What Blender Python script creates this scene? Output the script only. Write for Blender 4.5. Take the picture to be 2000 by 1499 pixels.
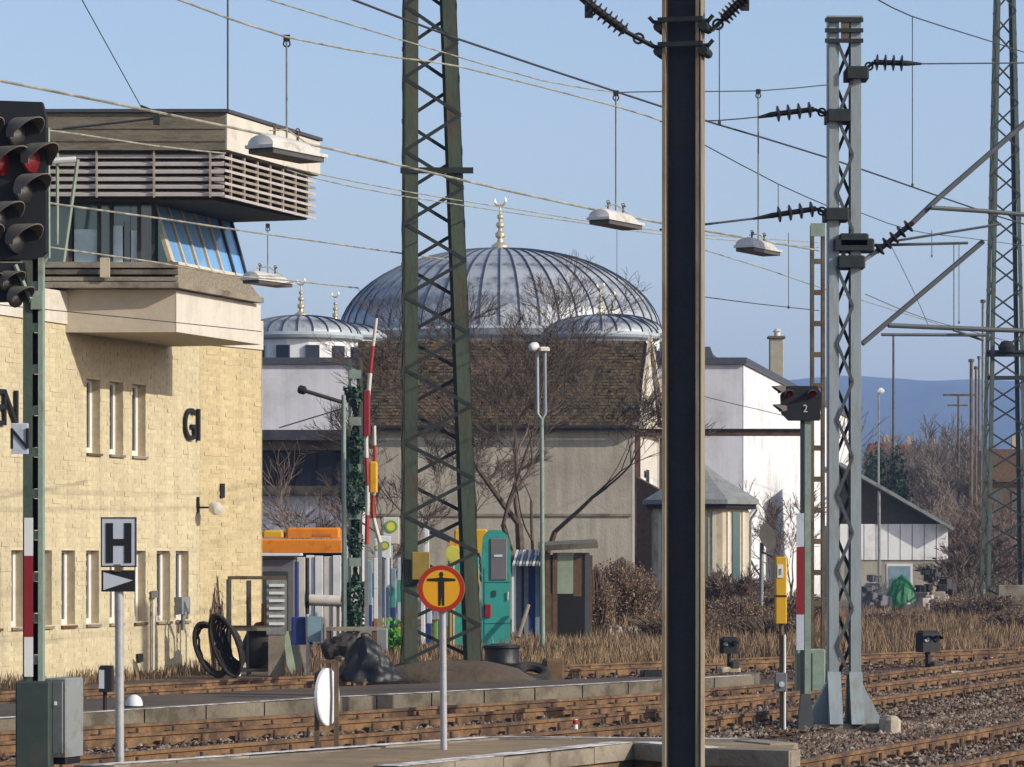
import bpy, math, random
from mathutils import Vector as V, Matrix
random.seed(11)
R = math.radians
sc = bpy.context.scene
for o in list(bpy.data.objects):
    bpy.data.objects.remove(o)
COL = sc.collection

# ------------------------------------------------------------------ camera
# telephoto view: a pixel (px, py) of the 2000 px wide picture gives a direction,
# the distance comes from the ground or the thing that is touched
F, HZ, CZ = 7000.0, 1090.0, 2.15
cd = bpy.data.cameras.new('camera')
cam = bpy.data.objects.new('camera', cd)
COL.objects.link(cam)
cam.location = (0, 0, CZ)
cam.rotation_euler = (math.pi / 2, 0, 0)
cd.sensor_fit = 'HORIZONTAL'
cd.sensor_width = 36.0
cd.lens = F / 2000 * 36
cd.shift_y = (HZ - 749.5) / 2000
cd.clip_start = 0.5
cd.clip_end = 60000
sc.camera = cam

# ------------------------------------------------------------------ light
SUN = V((1.75, -0.80, 0.95)).normalized()
elev = math.asin(SUN.z)
azim = math.atan2(SUN.x, SUN.y)
w = bpy.data.worlds.new('World')
sc.world = w
w.use_nodes = True
sky = w.node_tree.nodes.new('ShaderNodeTexSky')
sky.sky_type = 'NISHITA'
sky.sun_disc = False
sky.sun_elevation = elev
sky.sun_rotation = azim
sky.altitude = 100
sky.air_density = 1.0
sky.dust_density = 1.2
sky.ozone_density = 3.5
tint = w.node_tree.nodes.new('ShaderNodeMix')      # even camera white balance of the whole sky
tint.data_type = 'RGBA'
tint.blend_type = 'MULTIPLY'
tint.inputs[0].default_value = 1.0
tint.inputs[7].default_value = (1.18, 0.99, 0.91, 1)
w.node_tree.links.new(sky.outputs[0], tint.inputs[6])
w.node_tree.links.new(tint.outputs[2], w.node_tree.nodes['Background'].inputs[0])
w.node_tree.nodes['Background'].inputs[1].default_value = 0.15
sl = bpy.data.lights.new('sun', 'SUN')
sun = bpy.data.objects.new('sun', sl)
COL.objects.link(sun)
sl.energy = 3.8
sl.angle = R(0.53)
sl.color = (1.0, 0.93, 0.80)
sun.rotation_euler = (-SUN).to_track_quat('-Z', 'Y').to_euler()
sun.location = (20, -10, 30)
sc.cycles.volume_bounces = 1
sc.view_settings.view_transform = 'Standard'
sc.view_settings.look = 'None'
sc.view_settings.exposure = 0.33
sc.view_settings.gamma = 1.0
sc.view_settings.use_curve_mapping = False


# ------------------------------------------------------------------ helpers
def P(px, py, D):
    return V(((px - 1000) * D / F, D, CZ - (py - HZ) * D / F))


def G(px, py, z=0.0):
    return P(px, py, F * (CZ - z) / (py - HZ))


def X(px, D):
    return (px - 1000) * D / F


def Z(py, D):
    return CZ - (py - HZ) * D / F


UP = V((0, 0, 1))


class M:
    def __init__(s):
        s.v = []
        s.f = []

    def add(s, vs, fs):
        n = len(s.v)
        s.v += [V(p) for p in vs]
        s.f += [tuple(i + n for i in f) for f in fs]
        return s

    def par(s, o, a, b, c):
        o, a, b, c = V(o), V(a), V(b), V(c)
        vs = [o, o + a, o + a + b, o + b, o + c, o + a + c, o + a + b + c, o + b + c]
        fs = [(0, 3, 2, 1), (4, 5, 6, 7), (0, 1, 5, 4), (1, 2, 6, 5), (2, 3, 7, 6), (3, 0, 4, 7)]
        if a.cross(b).dot(c) < 0:
            fs = [f[::-1] for f in fs]
        return s.add(vs, fs)

    def box(s, c, sx, sy, sz, rz=0.0):
        """box centred in x, y, standing on z of c"""
        ax = V((math.cos(rz), math.sin(rz), 0)) * sx
        ay = V((-math.sin(rz), math.cos(rz), 0)) * sy
        return s.par(V(c) - ax / 2 - ay / 2, ax, ay, UP * sz)

    def bbox(s, c, sx, sy, sz, rz=0.0, b=0.02):
        """box with chamfered vertical and top edges"""
        hx, hy = sx / 2, sy / 2
        ring = [(-hx + b, -hy), (hx - b, -hy), (hx, -hy + b), (hx, hy - b), (hx - b, hy), (-hx + b, hy), (-hx, hy - b), (-hx, -hy + b)]
        ri = [(x * (1 - b / hx), y * (1 - b / hy)) for x, y in ring]
        cs, sn = math.cos(rz), math.sin(rz)
        vs = []
        for rr, z in ((ring, 0), (ring, sz - b), (ri, sz)):
            vs += [V((c[0] + x * cs - y * sn, c[1] + x * sn + y * cs, c[2] + z)) for x, y in rr]
        fs = [tuple(range(7, -1, -1)), tuple(range(16, 24))]
        for k in (0, 8):
            for i in range(8):
                j = (i + 1) % 8
                fs.append((k + i, k + j, k + 8 + j, k + 8 + i))
        return s.add(vs, fs)

    def beam(s, a, b, w_, h_, up=UP):
        a, b = V(a), V(b)
        d = b - a
        dn = d.normalized()
        u = V(up)
        side = dn.cross(u)
        if side.length < 1e-4:
            side = dn.cross(V((1, 0, 0)))
        side.normalize()
        u = side.cross(dn).normalized()
        return s.par(a - side * w_ / 2 - u * h_ / 2, side * w_, u * h_, d)

    def tube(s, pts, r, n=8, cap=True):
        pts = [V(p) for p in pts]
        k = len(pts)
        rs = r if isinstance(r, (list, tuple)) else [r] * k
        vs, fs = [], []
        d0 = (pts[1] - pts[0]).normalized()
        ref = UP if abs(d0.z) < 0.9 else V((1, 0, 0))
        side = d0.cross(ref).normalized()
        for i, p in enumerate(pts):
            d = (pts[min(i + 1, k - 1)] - pts[max(i - 1, 0)]).normalized()
            side = (side - d * side.dot(d)).normalized()
            u = d.cross(side)
            for j in range(n):
                t = 2 * math.pi * j / n
                vs.append(p + (side * math.cos(t) + u * math.sin(t)) * rs[i])
        for i in range(k - 1):
            for j in range(n):
                a, b = i * n + j, i * n + (j + 1) % n
                fs.append((a, b, b + n, a + n))
        if cap:
            fs.append(tuple(range(n - 1, -1, -1)))
            fs.append(tuple(range((k - 1) * n, k * n)))
        return s.add(vs, fs)

    def lathe(s, c, prof, n=20, axis=UP, ph=0.0, a0=0.0, a1=2 * math.pi):
        c = V(c)
        ax = V(axis).normalized()
        ref = UP if abs(ax.z) < 0.9 else V((1, 0, 0))
        e1 = ax.cross(ref).normalized()
        e2 = ax.cross(e1)
        full = a1 - a0 > 6.28
        m = n if full else n + 1
        vs, fs = [], []
        for r, z in prof:
            for j in range(m):
                t = ph + a0 + (a1 - a0) * j / n
                vs.append(c + ax * z + (e1 * math.cos(t) + e2 * math.sin(t)) * r)
        for i in range(len(prof) - 1):
            for j in range(n):
                a, b = i * m + j, i * m + (j + 1) % m
                fs.append((a, b, b + m, a + m))
        if full:
            if prof[0][0] > 1e-6:
                fs.append(tuple(range(m - 1, -1, -1)))
            if prof[-1][0] > 1e-6:
                fs.append(tuple(range((len(prof) - 1) * m, len(prof) * m)))
        return s.add(vs, fs)

    def prism(s, poly, z0, z1, poly2=None):
        poly2 = poly2 or poly
        n = len(poly)
        area = sum(poly[i][0] * poly[(i + 1) % n][1] - poly[(i + 1) % n][0] * poly[i][1] for i in range(n))
        zz0 = z0 if isinstance(z0, (list, tuple)) else [z0] * n
        zz1 = z1 if isinstance(z1, (list, tuple)) else [z1] * n
        vs = [V((p[0], p[1], zz0[i])) for i, p in enumerate(poly)] + [V((p[0], p[1], zz1[i])) for i, p in enumerate(poly2)]
        fs = [tuple(range(n - 1, -1, -1)), tuple(range(n, 2 * n))] + [(i, (i + 1) % n, n + (i + 1) % n, n + i) for i in range(n)]
        if area < 0:
            fs = [f[::-1] for f in fs]
        return s.add(vs, fs)

    def slab(s, pts, t):
        """polygon in space given thickness along its normal"""
        pts = [V(p) for p in pts]
        nrm = (pts[1] - pts[0]).cross(pts[2] - pts[0]).normalized() * t
        n = len(pts)
        fs = [tuple(range(n)), tuple(range(2 * n - 1, n - 1, -1))] + [(i, n + i, n + (i + 1) % n, (i + 1) % n) for i in range(n)]
        return s.add(pts + [p - nrm for p in pts], fs)

    def ring(s, c, axis, R_, r_, n=28, m=6, flat=1.0):
        c, ax = V(c), V(axis).normalized()
        e1 = ax.cross(UP).normalized()
        e2 = e1.cross(ax)
        vs, fs = [], []
        for i in range(n):
            t = 2 * math.pi * i / n
            d = e1 * math.cos(t) + e2 * math.sin(t)
            for j in range(m):
                q = 2 * math.pi * j / m
                vs.append(c + d * (R_ + r_ * math.cos(q)) + ax * r_ * flat * math.sin(q))
        for i in range(n):
            for j in range(m):
                fs.append((i * m + j, i * m + (j + 1) % m, ((i + 1) % n) * m + (j + 1) % m, ((i + 1) % n) * m + j))
        return s.add(vs, fs)

    def blob(s, c, rx, ry, rz, rng, n=10, m=6, rough=.18):
        c = V(c)
        vs, fs = [c + V((0, 0, -rz))], []
        for i in range(1, m):
            a = -math.pi / 2 + math.pi * i / m
            for j in range(n):
                t = 2 * math.pi * j / n
                k = 1 + rng.uniform(-rough, rough)
                vs.append(c + V((rx * math.cos(a) * math.cos(t) * k, ry * math.cos(a) * math.sin(t) * k, rz * math.sin(a) * k)))
        vs.append(c + V((0, 0, rz)))
        for j in range(n):
            fs.append((0, 1 + (j + 1) % n, 1 + j))
            fs.append((len(vs) - 1, len(vs) - 1 - n + j, len(vs) - 1 - n + (j + 1) % n))
        for i in range(m - 2):
            for j in range(n):
                a, b = 1 + i * n + j, 1 + i * n + (j + 1) % n
                fs.append((a, b, b + n, a + n))
        return s.add(vs, fs)

    def leaf(s, c, size, rng, droop=0.0):
        a = V((rng.gauss(0, 1), rng.gauss(0, 1), rng.gauss(0, 1) - droop)).normalized() * size
        b = a.cross(V((rng.gauss(0, 1), rng.gauss(0, 1), rng.gauss(0, 1)))).normalized() * size * .55
        c = V(c)
        return s.add([c - a, c + b, c + a, c - b], [(0, 1, 2, 3)])


def root_of(o):
    while o.parent:
        o = o.parent
    return o


def obj(name, m, mt, parent=None, smooth=False, kind=None, label=None):
    me = bpy.data.meshes.new(name)
    off = V((0, 0, 0))
    if parent is not None:
        off = root_of(parent).location.copy()
    me.from_pydata([tuple(p - off) for p in m.v], [], m.f)
    if smooth:
        me.polygons.foreach_set('use_smooth', [True] * len(me.polygons))
        me.set_sharp_from_angle(angle=R(38))
    me.materials.append(mt)
    me.update()
    o = bpy.data.objects.new(name, me)
    COL.objects.link(o)
    if parent is not None:
        o.parent = parent
    if kind:
        o['kind'] = kind
    if label:
        o['label'] = label
    return o


def dupe(src, loc=None, rz=None, parent=None):
    o = src.copy()
    COL.objects.link(o)
    if loc is not None:
        o.location = loc
    if rz is not None:
        o.rotation_euler = (0, 0, rz)
    if parent is not None:
        o.parent = parent
    return o


def copy_tree(src, loc, label=None, rz=None):
    r = src.copy()
    COL.objects.link(r)
    r.location = loc
    if rz is not None:
        r.rotation_euler = (0, 0, rz)
    if label:
        r['label'] = label
    for ch in list(src.children):
        c = ch.copy()
        COL.objects.link(c)
        c.parent = r
        for g in list(ch.children):
            d = g.copy()
            COL.objects.link(d)
            d.parent = c
    return r


def thing(name, label, cat, loc, group=None):
    o = bpy.data.objects.new(name, None)
    o.empty_display_size = .3
    COL.objects.link(o)
    o.location = loc
    o['label'] = label
    o['category'] = cat
    if group:
        o['group'] = group
    return o


def tag(o, label, cat, group=None):
    o['label'] = label
    o['category'] = cat
    if group:
        o['group'] = group
    return o


def struct(o):
    o['kind'] = 'structure'
    return o


def spl(pts, step=0.5):
    """Catmull-Rom through 2-D / 3-D points"""
    pts = [V(p).to_3d() for p in pts]
    q = [pts[0] * 2 - pts[1]] + pts + [pts[-1] * 2 - pts[-2]]
    out = []
    for i in range(1, len(q) - 2):
        n = max(2, int((q[i + 1] - q[i]).length / step))
        for k in range(n):
            t = k / n
            a, b, c, d = q[i - 1], q[i], q[i + 1], q[i + 2]
            out.append(.5 * ((2 * b) + (c - a) * t + (2 * a - 5 * b + 4 * c - d) * t * t + (3 * b - a - 3 * c + d) * t ** 3))
    out.append(pts[-1])
    return out


# ------------------------------------------------------------------ materials
def mat(name, col, rough=.75, var=.22, scale=4.0, bump=0.0, bscale=None, metal=0.0, island=0.0, dirt=None, emit=None, spec=.4, stretch=None, streak=0.0):
    col = [c * .80 for c in col]
    if dirt:
        dirt = ([c * .80 for c in dirt[0]], dirt[1], dirt[2])
    m = bpy.data.materials.new(name)
    m.use_nodes = True
    nt = m.node_tree
    N, L = nt.nodes, nt.links
    b = N['Principled BSDF']
    b.inputs['Roughness'].default_value = rough
    b.inputs['Metallic'].default_value = metal
    b.inputs['Specular IOR Level'].default_value = spec
    tc = N.new('ShaderNodeTexCoord')
    src = tc.outputs['Object']
    if stretch:
        mp = N.new('ShaderNodeMapping')
        mp.inputs['Scale'].default_value = stretch
        L.new(src, mp.inputs['Vector'])
        src = mp.outputs[0]
    nz = N.new('ShaderNodeTexNoise')
    nz.inputs['Scale'].default_value = scale
    nz.inputs['Detail'].default_value = 8
    nz.inputs['Roughness'].default_value = .65
    L.new(src, nz.inputs['Vector'])
    rp = N.new('ShaderNodeValToRGB')
    lo = [c * (1 - var) for c in col] + [1]
    hi = [min(1, c * (1 + var)) for c in col] + [1]
    rp.color_ramp.elements[0].position = .3
    rp.color_ramp.elements[1].position = .7
    rp.color_ramp.elements[0].color = lo
    rp.color_ramp.elements[1].color = hi
    L.new(nz.outputs[0], rp.inputs[0])
    out = rp.outputs[0]
    if dirt:
        dc, amt, dsc = dirt
        n2 = N.new('ShaderNodeTexNoise')
        n2.inputs['Scale'].default_value = dsc
        n2.inputs['Detail'].default_value = 10
        n2.inputs['Roughness'].default_value = .7
        L.new(src, n2.inputs['Vector'])
        r2 = N.new('ShaderNodeValToRGB')
        r2.color_ramp.elements[0].position = max(0.02, .62 - amt * .4)
        r2.color_ramp.elements[1].position = max(.1, .74 - amt * .3)
        L.new(n2.outputs[0], r2.inputs[0])
        mx = N.new('ShaderNodeMix')
        mx.data_type = 'RGBA'
        L.new(r2.outputs[0], mx.inputs[0])
        L.new(out, mx.inputs[6])
        mx.inputs[7].default_value = list(dc) + [1]
        out = mx.outputs[2]
    if streak:
        mp2 = N.new('ShaderNodeMapping')
        mp2.inputs['Scale'].default_value = (2.2, 2.2, .16)
        L.new(tc.outputs['Object'], mp2.inputs['Vector'])
        n4 = N.new('ShaderNodeTexNoise')
        n4.inputs['Scale'].default_value = 1.6
        n4.inputs['Detail'].default_value = 7
        n4.inputs['Roughness'].default_value = .7
        L.new(mp2.outputs[0], n4.inputs['Vector'])
        r4 = N.new('ShaderNodeMapRange')
        r4.inputs['From Min'].default_value = .35
        r4.inputs['From Max'].default_value = .68
        r4.inputs['To Min'].default_value = 1.0
        r4.inputs['To Max'].default_value = 1 - streak
        L.new(n4.outputs[0], r4.inputs[0])
        x4 = N.new('ShaderNodeMix')
        x4.data_type = 'RGBA'
        x4.blend_type = 'MULTIPLY'
        x4.inputs[0].default_value = 1
        L.new(out, x4.inputs[6])
        L.new(r4.outputs[0], x4.inputs[7])
        out = x4.outputs[2]
    if island:
        ge = N.new('ShaderNodeNewGeometry')
        mr = N.new('ShaderNodeMapRange')
        mr.inputs['To Min'].default_value = 1 - island
        mr.inputs['To Max'].default_value = 1 + island
        L.new(ge.outputs['Random Per Island'], mr.inputs[0])
        hs = N.new('ShaderNodeMix')
        hs.data_type = 'RGBA'
        hs.blend_type = 'MULTIPLY'
        hs.inputs[0].default_value = 1
        L.new(out, hs.inputs[6])
        L.new(mr.outputs[0], hs.inputs[7])
        out = hs.outputs[2]
    L.new(out, b.inputs['Base Color'])
    if bump:
        n3 = N.new('ShaderNodeTexNoise')
        n3.inputs['Scale'].default_value = bscale or scale * 6
        n3.inputs['Detail'].default_value = 6
        L.new(src, n3.inputs['Vector'])
        bp = N.new('ShaderNodeBump')
        bp.inputs['Strength'].default_value = bump
        bp.inputs['Distance'].default_value = .05
        L.new(n3.outputs[0], bp.inputs['Height'])
        L.new(bp.outputs[0], b.inputs['Normal'])
    if emit:
        b.inputs['Emission Color'].default_value = list(emit[0]) + [1]
        b.inputs['Emission Strength'].default_value = emit[1]
    return m


def glass(name, col, rough=.06):
    m = bpy.data.materials.new(name)
    m.use_nodes = True
    b = m.node_tree.nodes['Principled BSDF']
    b.inputs['Base Color'].default_value = list(col) + [1]
    b.inputs['Roughness'].default_value = rough
    b.inputs['Specular IOR Level'].default_value = 1.0
    b.inputs['IOR'].default_value = 1.6
    return m


RUST = (.13, .055, .022)
K = {
    'soil': mat('soil', (.13, .095, .06), .95, .4, .5, .5, 9, dirt=((.06, .045, .03), .45, .25)),
    'ballast': mat('ballast', (.22, .15, .085), .95, .5, 9, .9, 30, dirt=((.075, .045, .025), .6, 1.2)),
    'rustballast': mat('rust_ballast', (.135, .06, .035), .95, .5, 8, .9, 28, dirt=((.06, .03, .02), .5, 1.0)),
    'stone': mat('ballast_stone', (.25, .20, .15), .9, .3, 6, 0, island=.6, dirt=((.10, .05, .025), .5, 2)),
    'rail': mat('rusty_rail', (.21, .118, .052), .8, .5, 5, .3, dirt=((.075, .042, .024), .42, 1.7)),
    'railtop': mat('rail_head', (.30, .22, .15), .4, .2, 14, metal=.6),
    'sleeper': mat('sleeper_wood', (.085, .055, .035), .9, .35, 8, .3),
    'asphalt': mat('platform_asphalt', (.33, .235, .125), .95, .25, 3, .3, 60, dirt=((.23, .165, .095), .4, .8)),
    'conc': mat('concrete', (.33, .29, .22), .9, .28, 3, .25, 30, dirt=((.15, .12, .085), .45, 1.5)),
    'concdark': mat('stained_concrete', (.21, .18, .13), .9, .3, 4, .25, 30, dirt=((.09, .075, .05), .5, 2.0)),
    'conclight': mat('pale_concrete', (.55, .48, .36), .9, .2, 4, .2, 30, dirt=((.3, .22, .13), .35, 3)),
    'whiteline': mat('white_paint_line', (.85, .82, .78), .8, .2, 10, dirt=((.25, .2, .15), .4, 4)),
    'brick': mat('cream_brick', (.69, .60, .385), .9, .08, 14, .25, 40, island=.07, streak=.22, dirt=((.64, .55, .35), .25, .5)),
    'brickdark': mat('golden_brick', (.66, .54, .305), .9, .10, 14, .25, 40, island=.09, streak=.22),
    'mortar': mat('mortar', (.66, .56, .37), .95, .15, 8),
    'fascia': mat('shaded_weathered_fascia', (.215, .185, .13), .9, .18, 5, .3, 20, stretch=(1, 1, 6), dirt=((.13, .11, .08), .4, 2)),  # front concrete darkened to carry its shade, plus boards and stains
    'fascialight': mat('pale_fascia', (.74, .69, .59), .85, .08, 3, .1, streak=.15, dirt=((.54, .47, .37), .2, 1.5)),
    'orielwall': mat('beige_render', (.56, .48, .36), .85, .08, 3, .1),
    'slat': mat('louvre_slat', (.60, .55, .52), .7, .1, 6),
    'slatdark': mat('weathered_slat', (.36, .31, .24), .8, .25, 6),
    'dark': mat('dark_void', (.015, .014, .014), .9, .2, 5),
    'soffit': mat('dark_soffit', (.06, .055, .045), .9, .2, 5),
    'gravel': mat('roof_gravel', (.34, .29, .21), .95, .5, 22, .9, 60),
    'whiteframe': mat('white_frame', (.78, .76, .72), .6, .06, 8),
    'cabglass': glass('cab_glass', (.16, .36, .66), .05),  # sky reflection put into the blue base colour
    'greenglass': glass('green_tint_glass', (.03, .09, .085), .08),
    'paleglass': mat('pale_sky_tint', (.62, .80, .85), .5, .2, 3),  # pale blue stands in for sky seen through the cab panes
    'darkglass': glass('dark_glass', (.02, .025, .03), .1),
    'roofedge': mat('roof_edge_metal', (.10, .10, .11), .5, .15, 4, metal=.5),
    'signalblack': mat('signal_black', (.008, .010, .013), .65, .3, 6),
    'hood': mat('hood_grey_brown', (.16, .145, .12), .8, .3, 8),  # paler grey brown than the black heads
    'lensdark': glass('lens_dark', (.004, .004, .005), .35),
    'lensred': mat('lens_red', (.16, .005, .008), .4, .1, 5, emit=((1, .03, .03), .006)),
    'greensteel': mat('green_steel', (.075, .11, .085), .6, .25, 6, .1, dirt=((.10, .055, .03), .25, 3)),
    'greenlit': mat('pale_green_steel', (.26, .34, .27), .6, .2, 6, .1, dirt=((.15, .11, .07), .2, 3)),  # pale green paint, doubling as the sunlit side of green steel
    'mastgreen': mat('mast_green', (.052, .072, .045), .7, .35, 3, .15, dirt=((.085, .048, .024), .2, 1.6), stretch=(1, 1, .35)),
    'brace': mat('brace_dark', (.018, .026, .026), .7, .3, 5),
    'rustred': mat('rust_red', (.16, .04, .02), .8, .3, 5, dirt=((.07, .05, .03), .4, 3)),
    'white': mat('sign_white', (.80, .80, .78), .5, .05, 6),
    'signgrey': mat('sign_reflective', (.55, .60, .68), .5, .06, 6, dirt=((.42, .46, .50), .2, 6)),
    'red': mat('signal_red', (.27, .012, .018), .6, .12, 6),
    'black': mat('sign_black', (.008, .008, .011), .6, .2, 6),
    'postgrey': mat('post_grey', (.46, .46, .47), .5, .12, 6, metal=.2, dirt=((.30, .28, .25), .25, 5)),
    'cabgreen': mat('cabinet_green', (.035, .055, .048), .7, .2, 4, dirt=((.07, .06, .045), .25, 3)),
    'cabgrey': mat('cabinet_grey', (.25, .27, .27), .6, .12, 4, dirt=((.16, .15, .13), .3, 3)),
    'hmast': mat('tan_paint_steel', (.34, .285, .19), .7, .15, 3, .1, dirt=((.20, .11, .05), .35, 2), stretch=(1, 1, .3), streak=.2),
    'shadesteel': mat('shaded_blue_steel', (.020, .030, .050), .6, .35, 2.5, .15, 9, streak=.4, dirt=((.045, .032, .022), .25, 1.6)),  # steel coloured blue black for shade, with rust spots
    'galv': mat('galvanised_steel', (.33, .385, .40), .55, .14, 4, .08, metal=.15, dirt=((.28, .27, .22), .25, 2.5), stretch=(1, 1, .3)),
    'galvdark': mat('dark_galvanised', (.085, .095, .10), .6, .15, 4, metal=.15),
    'brownsteel': mat('brown_steel', (.15, .12, .075), .75, .25, 5, dirt=((.09, .05, .025), .4, 3)),
    'insul': mat('insulator_brown', (.028, .022, .020), .3, .25, 6),
    'wiredark': mat('wire_dark', (.045, .05, .055), .6, .2, 6),
    'wirepale': mat('wire_pale', (.33, .32, .25), .6, .65, 5),
    'alu': mat('lamp_aluminium', (.78, .75, .68), .4, .08, 6, metal=.15, dirt=((.45, .36, .24), .3, 6)),
    'lampglass': mat('lamp_glass', (.10, .09, .08), .4, .2, 6),
    'lead': mat('lead_sheet', (.48, .51, .53), .5, .2, 1.2, .1, metal=.25, dirt=((.15, .17, .20), .35, .8)),
    'leadrib': mat('lead_seam', (.07, .085, .11), .5, .2, 2, metal=.4),
    'cornice': mat('dome_cornice', (.42, .48, .50), .6, .12, 2),
    'gold': mat('gilded_metal', (.72, .62, .42), .35, .1, 4, metal=.6),
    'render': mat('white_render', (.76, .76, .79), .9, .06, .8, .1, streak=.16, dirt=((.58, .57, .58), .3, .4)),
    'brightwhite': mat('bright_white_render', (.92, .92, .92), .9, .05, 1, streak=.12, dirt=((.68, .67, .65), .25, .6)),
    'tile': mat('mossy_brown_tile', (.105, .066, .028), .95, .5, 1.6, .5, 10, island=.6, dirt=((.065, .055, .022), .5, .7)),
    'greywall': mat('old_grey_render', (.52, .475, .38), .95, .15, 1.0, .3, 10, streak=.3, dirt=((.40, .355, .28), .4, .5)),
    'cream': mat('cream_boards', (.60, .52, .37), .85, .18, 4, dirt=((.35, .26, .16), .3, 2)),
    'slate': mat('grey_roof_sheet', (.24, .25, .24), .85, .25, 3, .3, 12),
    'woodbrown': mat('brown_wood', (.14, .085, .045), .9, .3, 6, .3),
    'rustbeam': mat('rust_beam', (.12, .065, .04), .85, .35, 3, dirt=((.05, .03, .02), .4, 2)),
    'chimney': mat('chimney_render', (.42, .38, .28), .9, .15, 4),
    'orange': mat('machine_orange', (.80, .25, .008), .45, .06, 3, dirt=((.55, .17, .02), .2, 4)),
    'orangedark': mat('machine_dark_orange', (.62, .17, .008), .5, .06, 3),  # darker orange for the vent panel
    'yellow': mat('box_yellow', (.72, .40, .012), .5, .08, 5),
    'dullyellow': mat('dull_yellow', (.33, .23, .045), .6, .12, 5),
    'signorange': mat('sign_orange', (.78, .38, .008), .5, .06, 6),
    'signred': mat('sign_red', (.42, .022, .008), .5, .1, 6),
    'teal': mat('teal_paint', (.045, .36, .30), .4, .1, 3, dirt=((.05, .24, .20), .25, 2)),
    'greypanel': mat('grey_panel', (.17, .165, .17), .5, .1, 4),
    'blue': mat('blue_paint', (.018, .045, .20), .6, .15, 4),
    'paleblue': mat('pale_blue', (.22, .34, .40), .6, .2, 4),
    'stopgreen': mat('stop_sign_green', (.18, .40, .05), .5, .1, 5),
    'stopyellow': mat('stop_sign_yellow', (.75, .68, .10), .5, .08, 5),
    'grassgreen': mat('fresh_green', (.08, .32, .03), .8, .3, 5, island=.4),
    'ivy': mat('ivy_leaf', (.018, .065, .030), .6, .3, 5, island=.6),
    'drygrass': mat('dry_grass', (.27, .185, .10), .95, .45, .35, island=.5),
    'drybrown': mat('dry_bramble', (.235, .155, .088), .95, .3, 4, island=.55),
    'redshrub': mat('red_brown_twigs', (.18, .13, .095), .95, .3, 4, island=.5),
    'bark': mat('grey_brown_bark', (.125, .088, .06), .95, .3, 4, .3),
    'twig': mat('bare_twig', (.19, .135, .095), .95, .25, 4, island=.3),
    'twigdark': mat('dark_twig', (.12, .085, .06), .95, .25, 4, island=.3),
    'twigfar': mat('far_twig', (.19, .15, .115), .95, .25, 4, island=.3),
    'evergreen': mat('evergreen_needles', (.020, .042, .014), .9, .3, 4, island=.6),
    'roofred': mat('clay_roof', (.30, .095, .05), .9, .2, 2),
    'farcream': mat('far_cream_wall', (.52, .42, .28), .9, .1, 2),
    'hill': mat('wooded_hill', (.05, .06, .04), .95, .5, .008),
    'plastic': mat('black_plastic', (.008, .010, .011), .5, .3, 4, .3, 6),
    'rubber': mat('old_rubber', (.03, .027, .025), .85, .35, 6),
    'tarp': mat('green_tarp', (.012, .16, .055), .5, .25, 3, .2, 4),
    'junk': mat('pale_rubble', (.42, .36, .30), .9, .35, 5, island=.5),
    'junkdark': mat('dark_scrap', (.05, .045, .042), .8, .4, 5, island=.5),
    'orangebrown': mat('orange_brown', (.35, .14, .03), .8, .25, 5),
    'greygreen': mat('grey_green_panel', (.30, .36, .26), .7, .15, 4),
    'mirror': mat('mirror_sun_white', (.85, .86, .88), .3, .02, 4),  # white colour stands in for the sun mirrored in the face
    'navyglass': mat('navy_glazing', (.012, .016, .035), .35, .3, 2),
}


def text(name, s, loc, xdir, ndir, height, mt, parent, wscale=1.0, depth=.02):
    cu = bpy.data.curves.new('t', 'FONT')
    cu.body = s
    cu.extrude = .5
    to = bpy.data.objects.new('t', cu)
    COL.objects.link(to)
    bpy.context.view_layer.update()
    me = bpy.data.meshes.new_from_object(to.evaluated_get(bpy.context.evaluated_depsgraph_get()))
    bpy.data.objects.remove(to)
    xs = [v.co.x for v in me.vertices]
    ys = [v.co.y for v in me.vertices]
    k = height / (max(ys) - min(ys))
    xd, nd = V(xdir).normalized(), V(ndir).normalized()
    m = M()
    cx, y0 = (max(xs) + min(xs)) / 2, min(ys)
    m.add([V(loc) + xd * (v.co.x - cx) * k * wscale + UP * (v.co.y - y0) * k + nd * v.co.z * depth for v in me.vertices], [tuple(p.vertices) for p in me.polygons])
    bpy.data.meshes.remove(me)
    return obj(name, m, mt, parent)


# ------------------------------------------------------------------ ground, hills
m = M()
m.add([(-20000, -300, -.02), (20000, -300, -.02), (20000, 30000, -.02), (-20000, 30000, -.02)], [(0, 1, 2, 3)])
struct(obj('ground', m, K['soil']))

rng = random.Random(3)
m = M()
n = 90
for i in range(n + 1):
    px = 300 + 2400 * i / n
    prof = 742 + 5 * math.sin(i * .21) + 4 * math.sin(i * .57 + 1) + rng.uniform(-1.2, 1.2)
    if px > 1800:
        prof += (px - 1800) * .012
    for D, fr in ((2600, 0), (3150, .45), (3700, .8), (4200, 1.0), (4800, .85)):
        top = P(px, prof, 4200)
        m.v.append(V((X(px, D), D, -1 + (top.z + 1) * fr * (1 + (.06 * math.sin(i * .8 + D) if fr < 1 else 0)))))
for i in range(n):
    for k in range(4):
        a = i * 5 + k
        m.f.append((a, a + 5, a + 6, a + 1))
struct(obj('hills', m, K['hill'], smooth=True))


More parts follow.
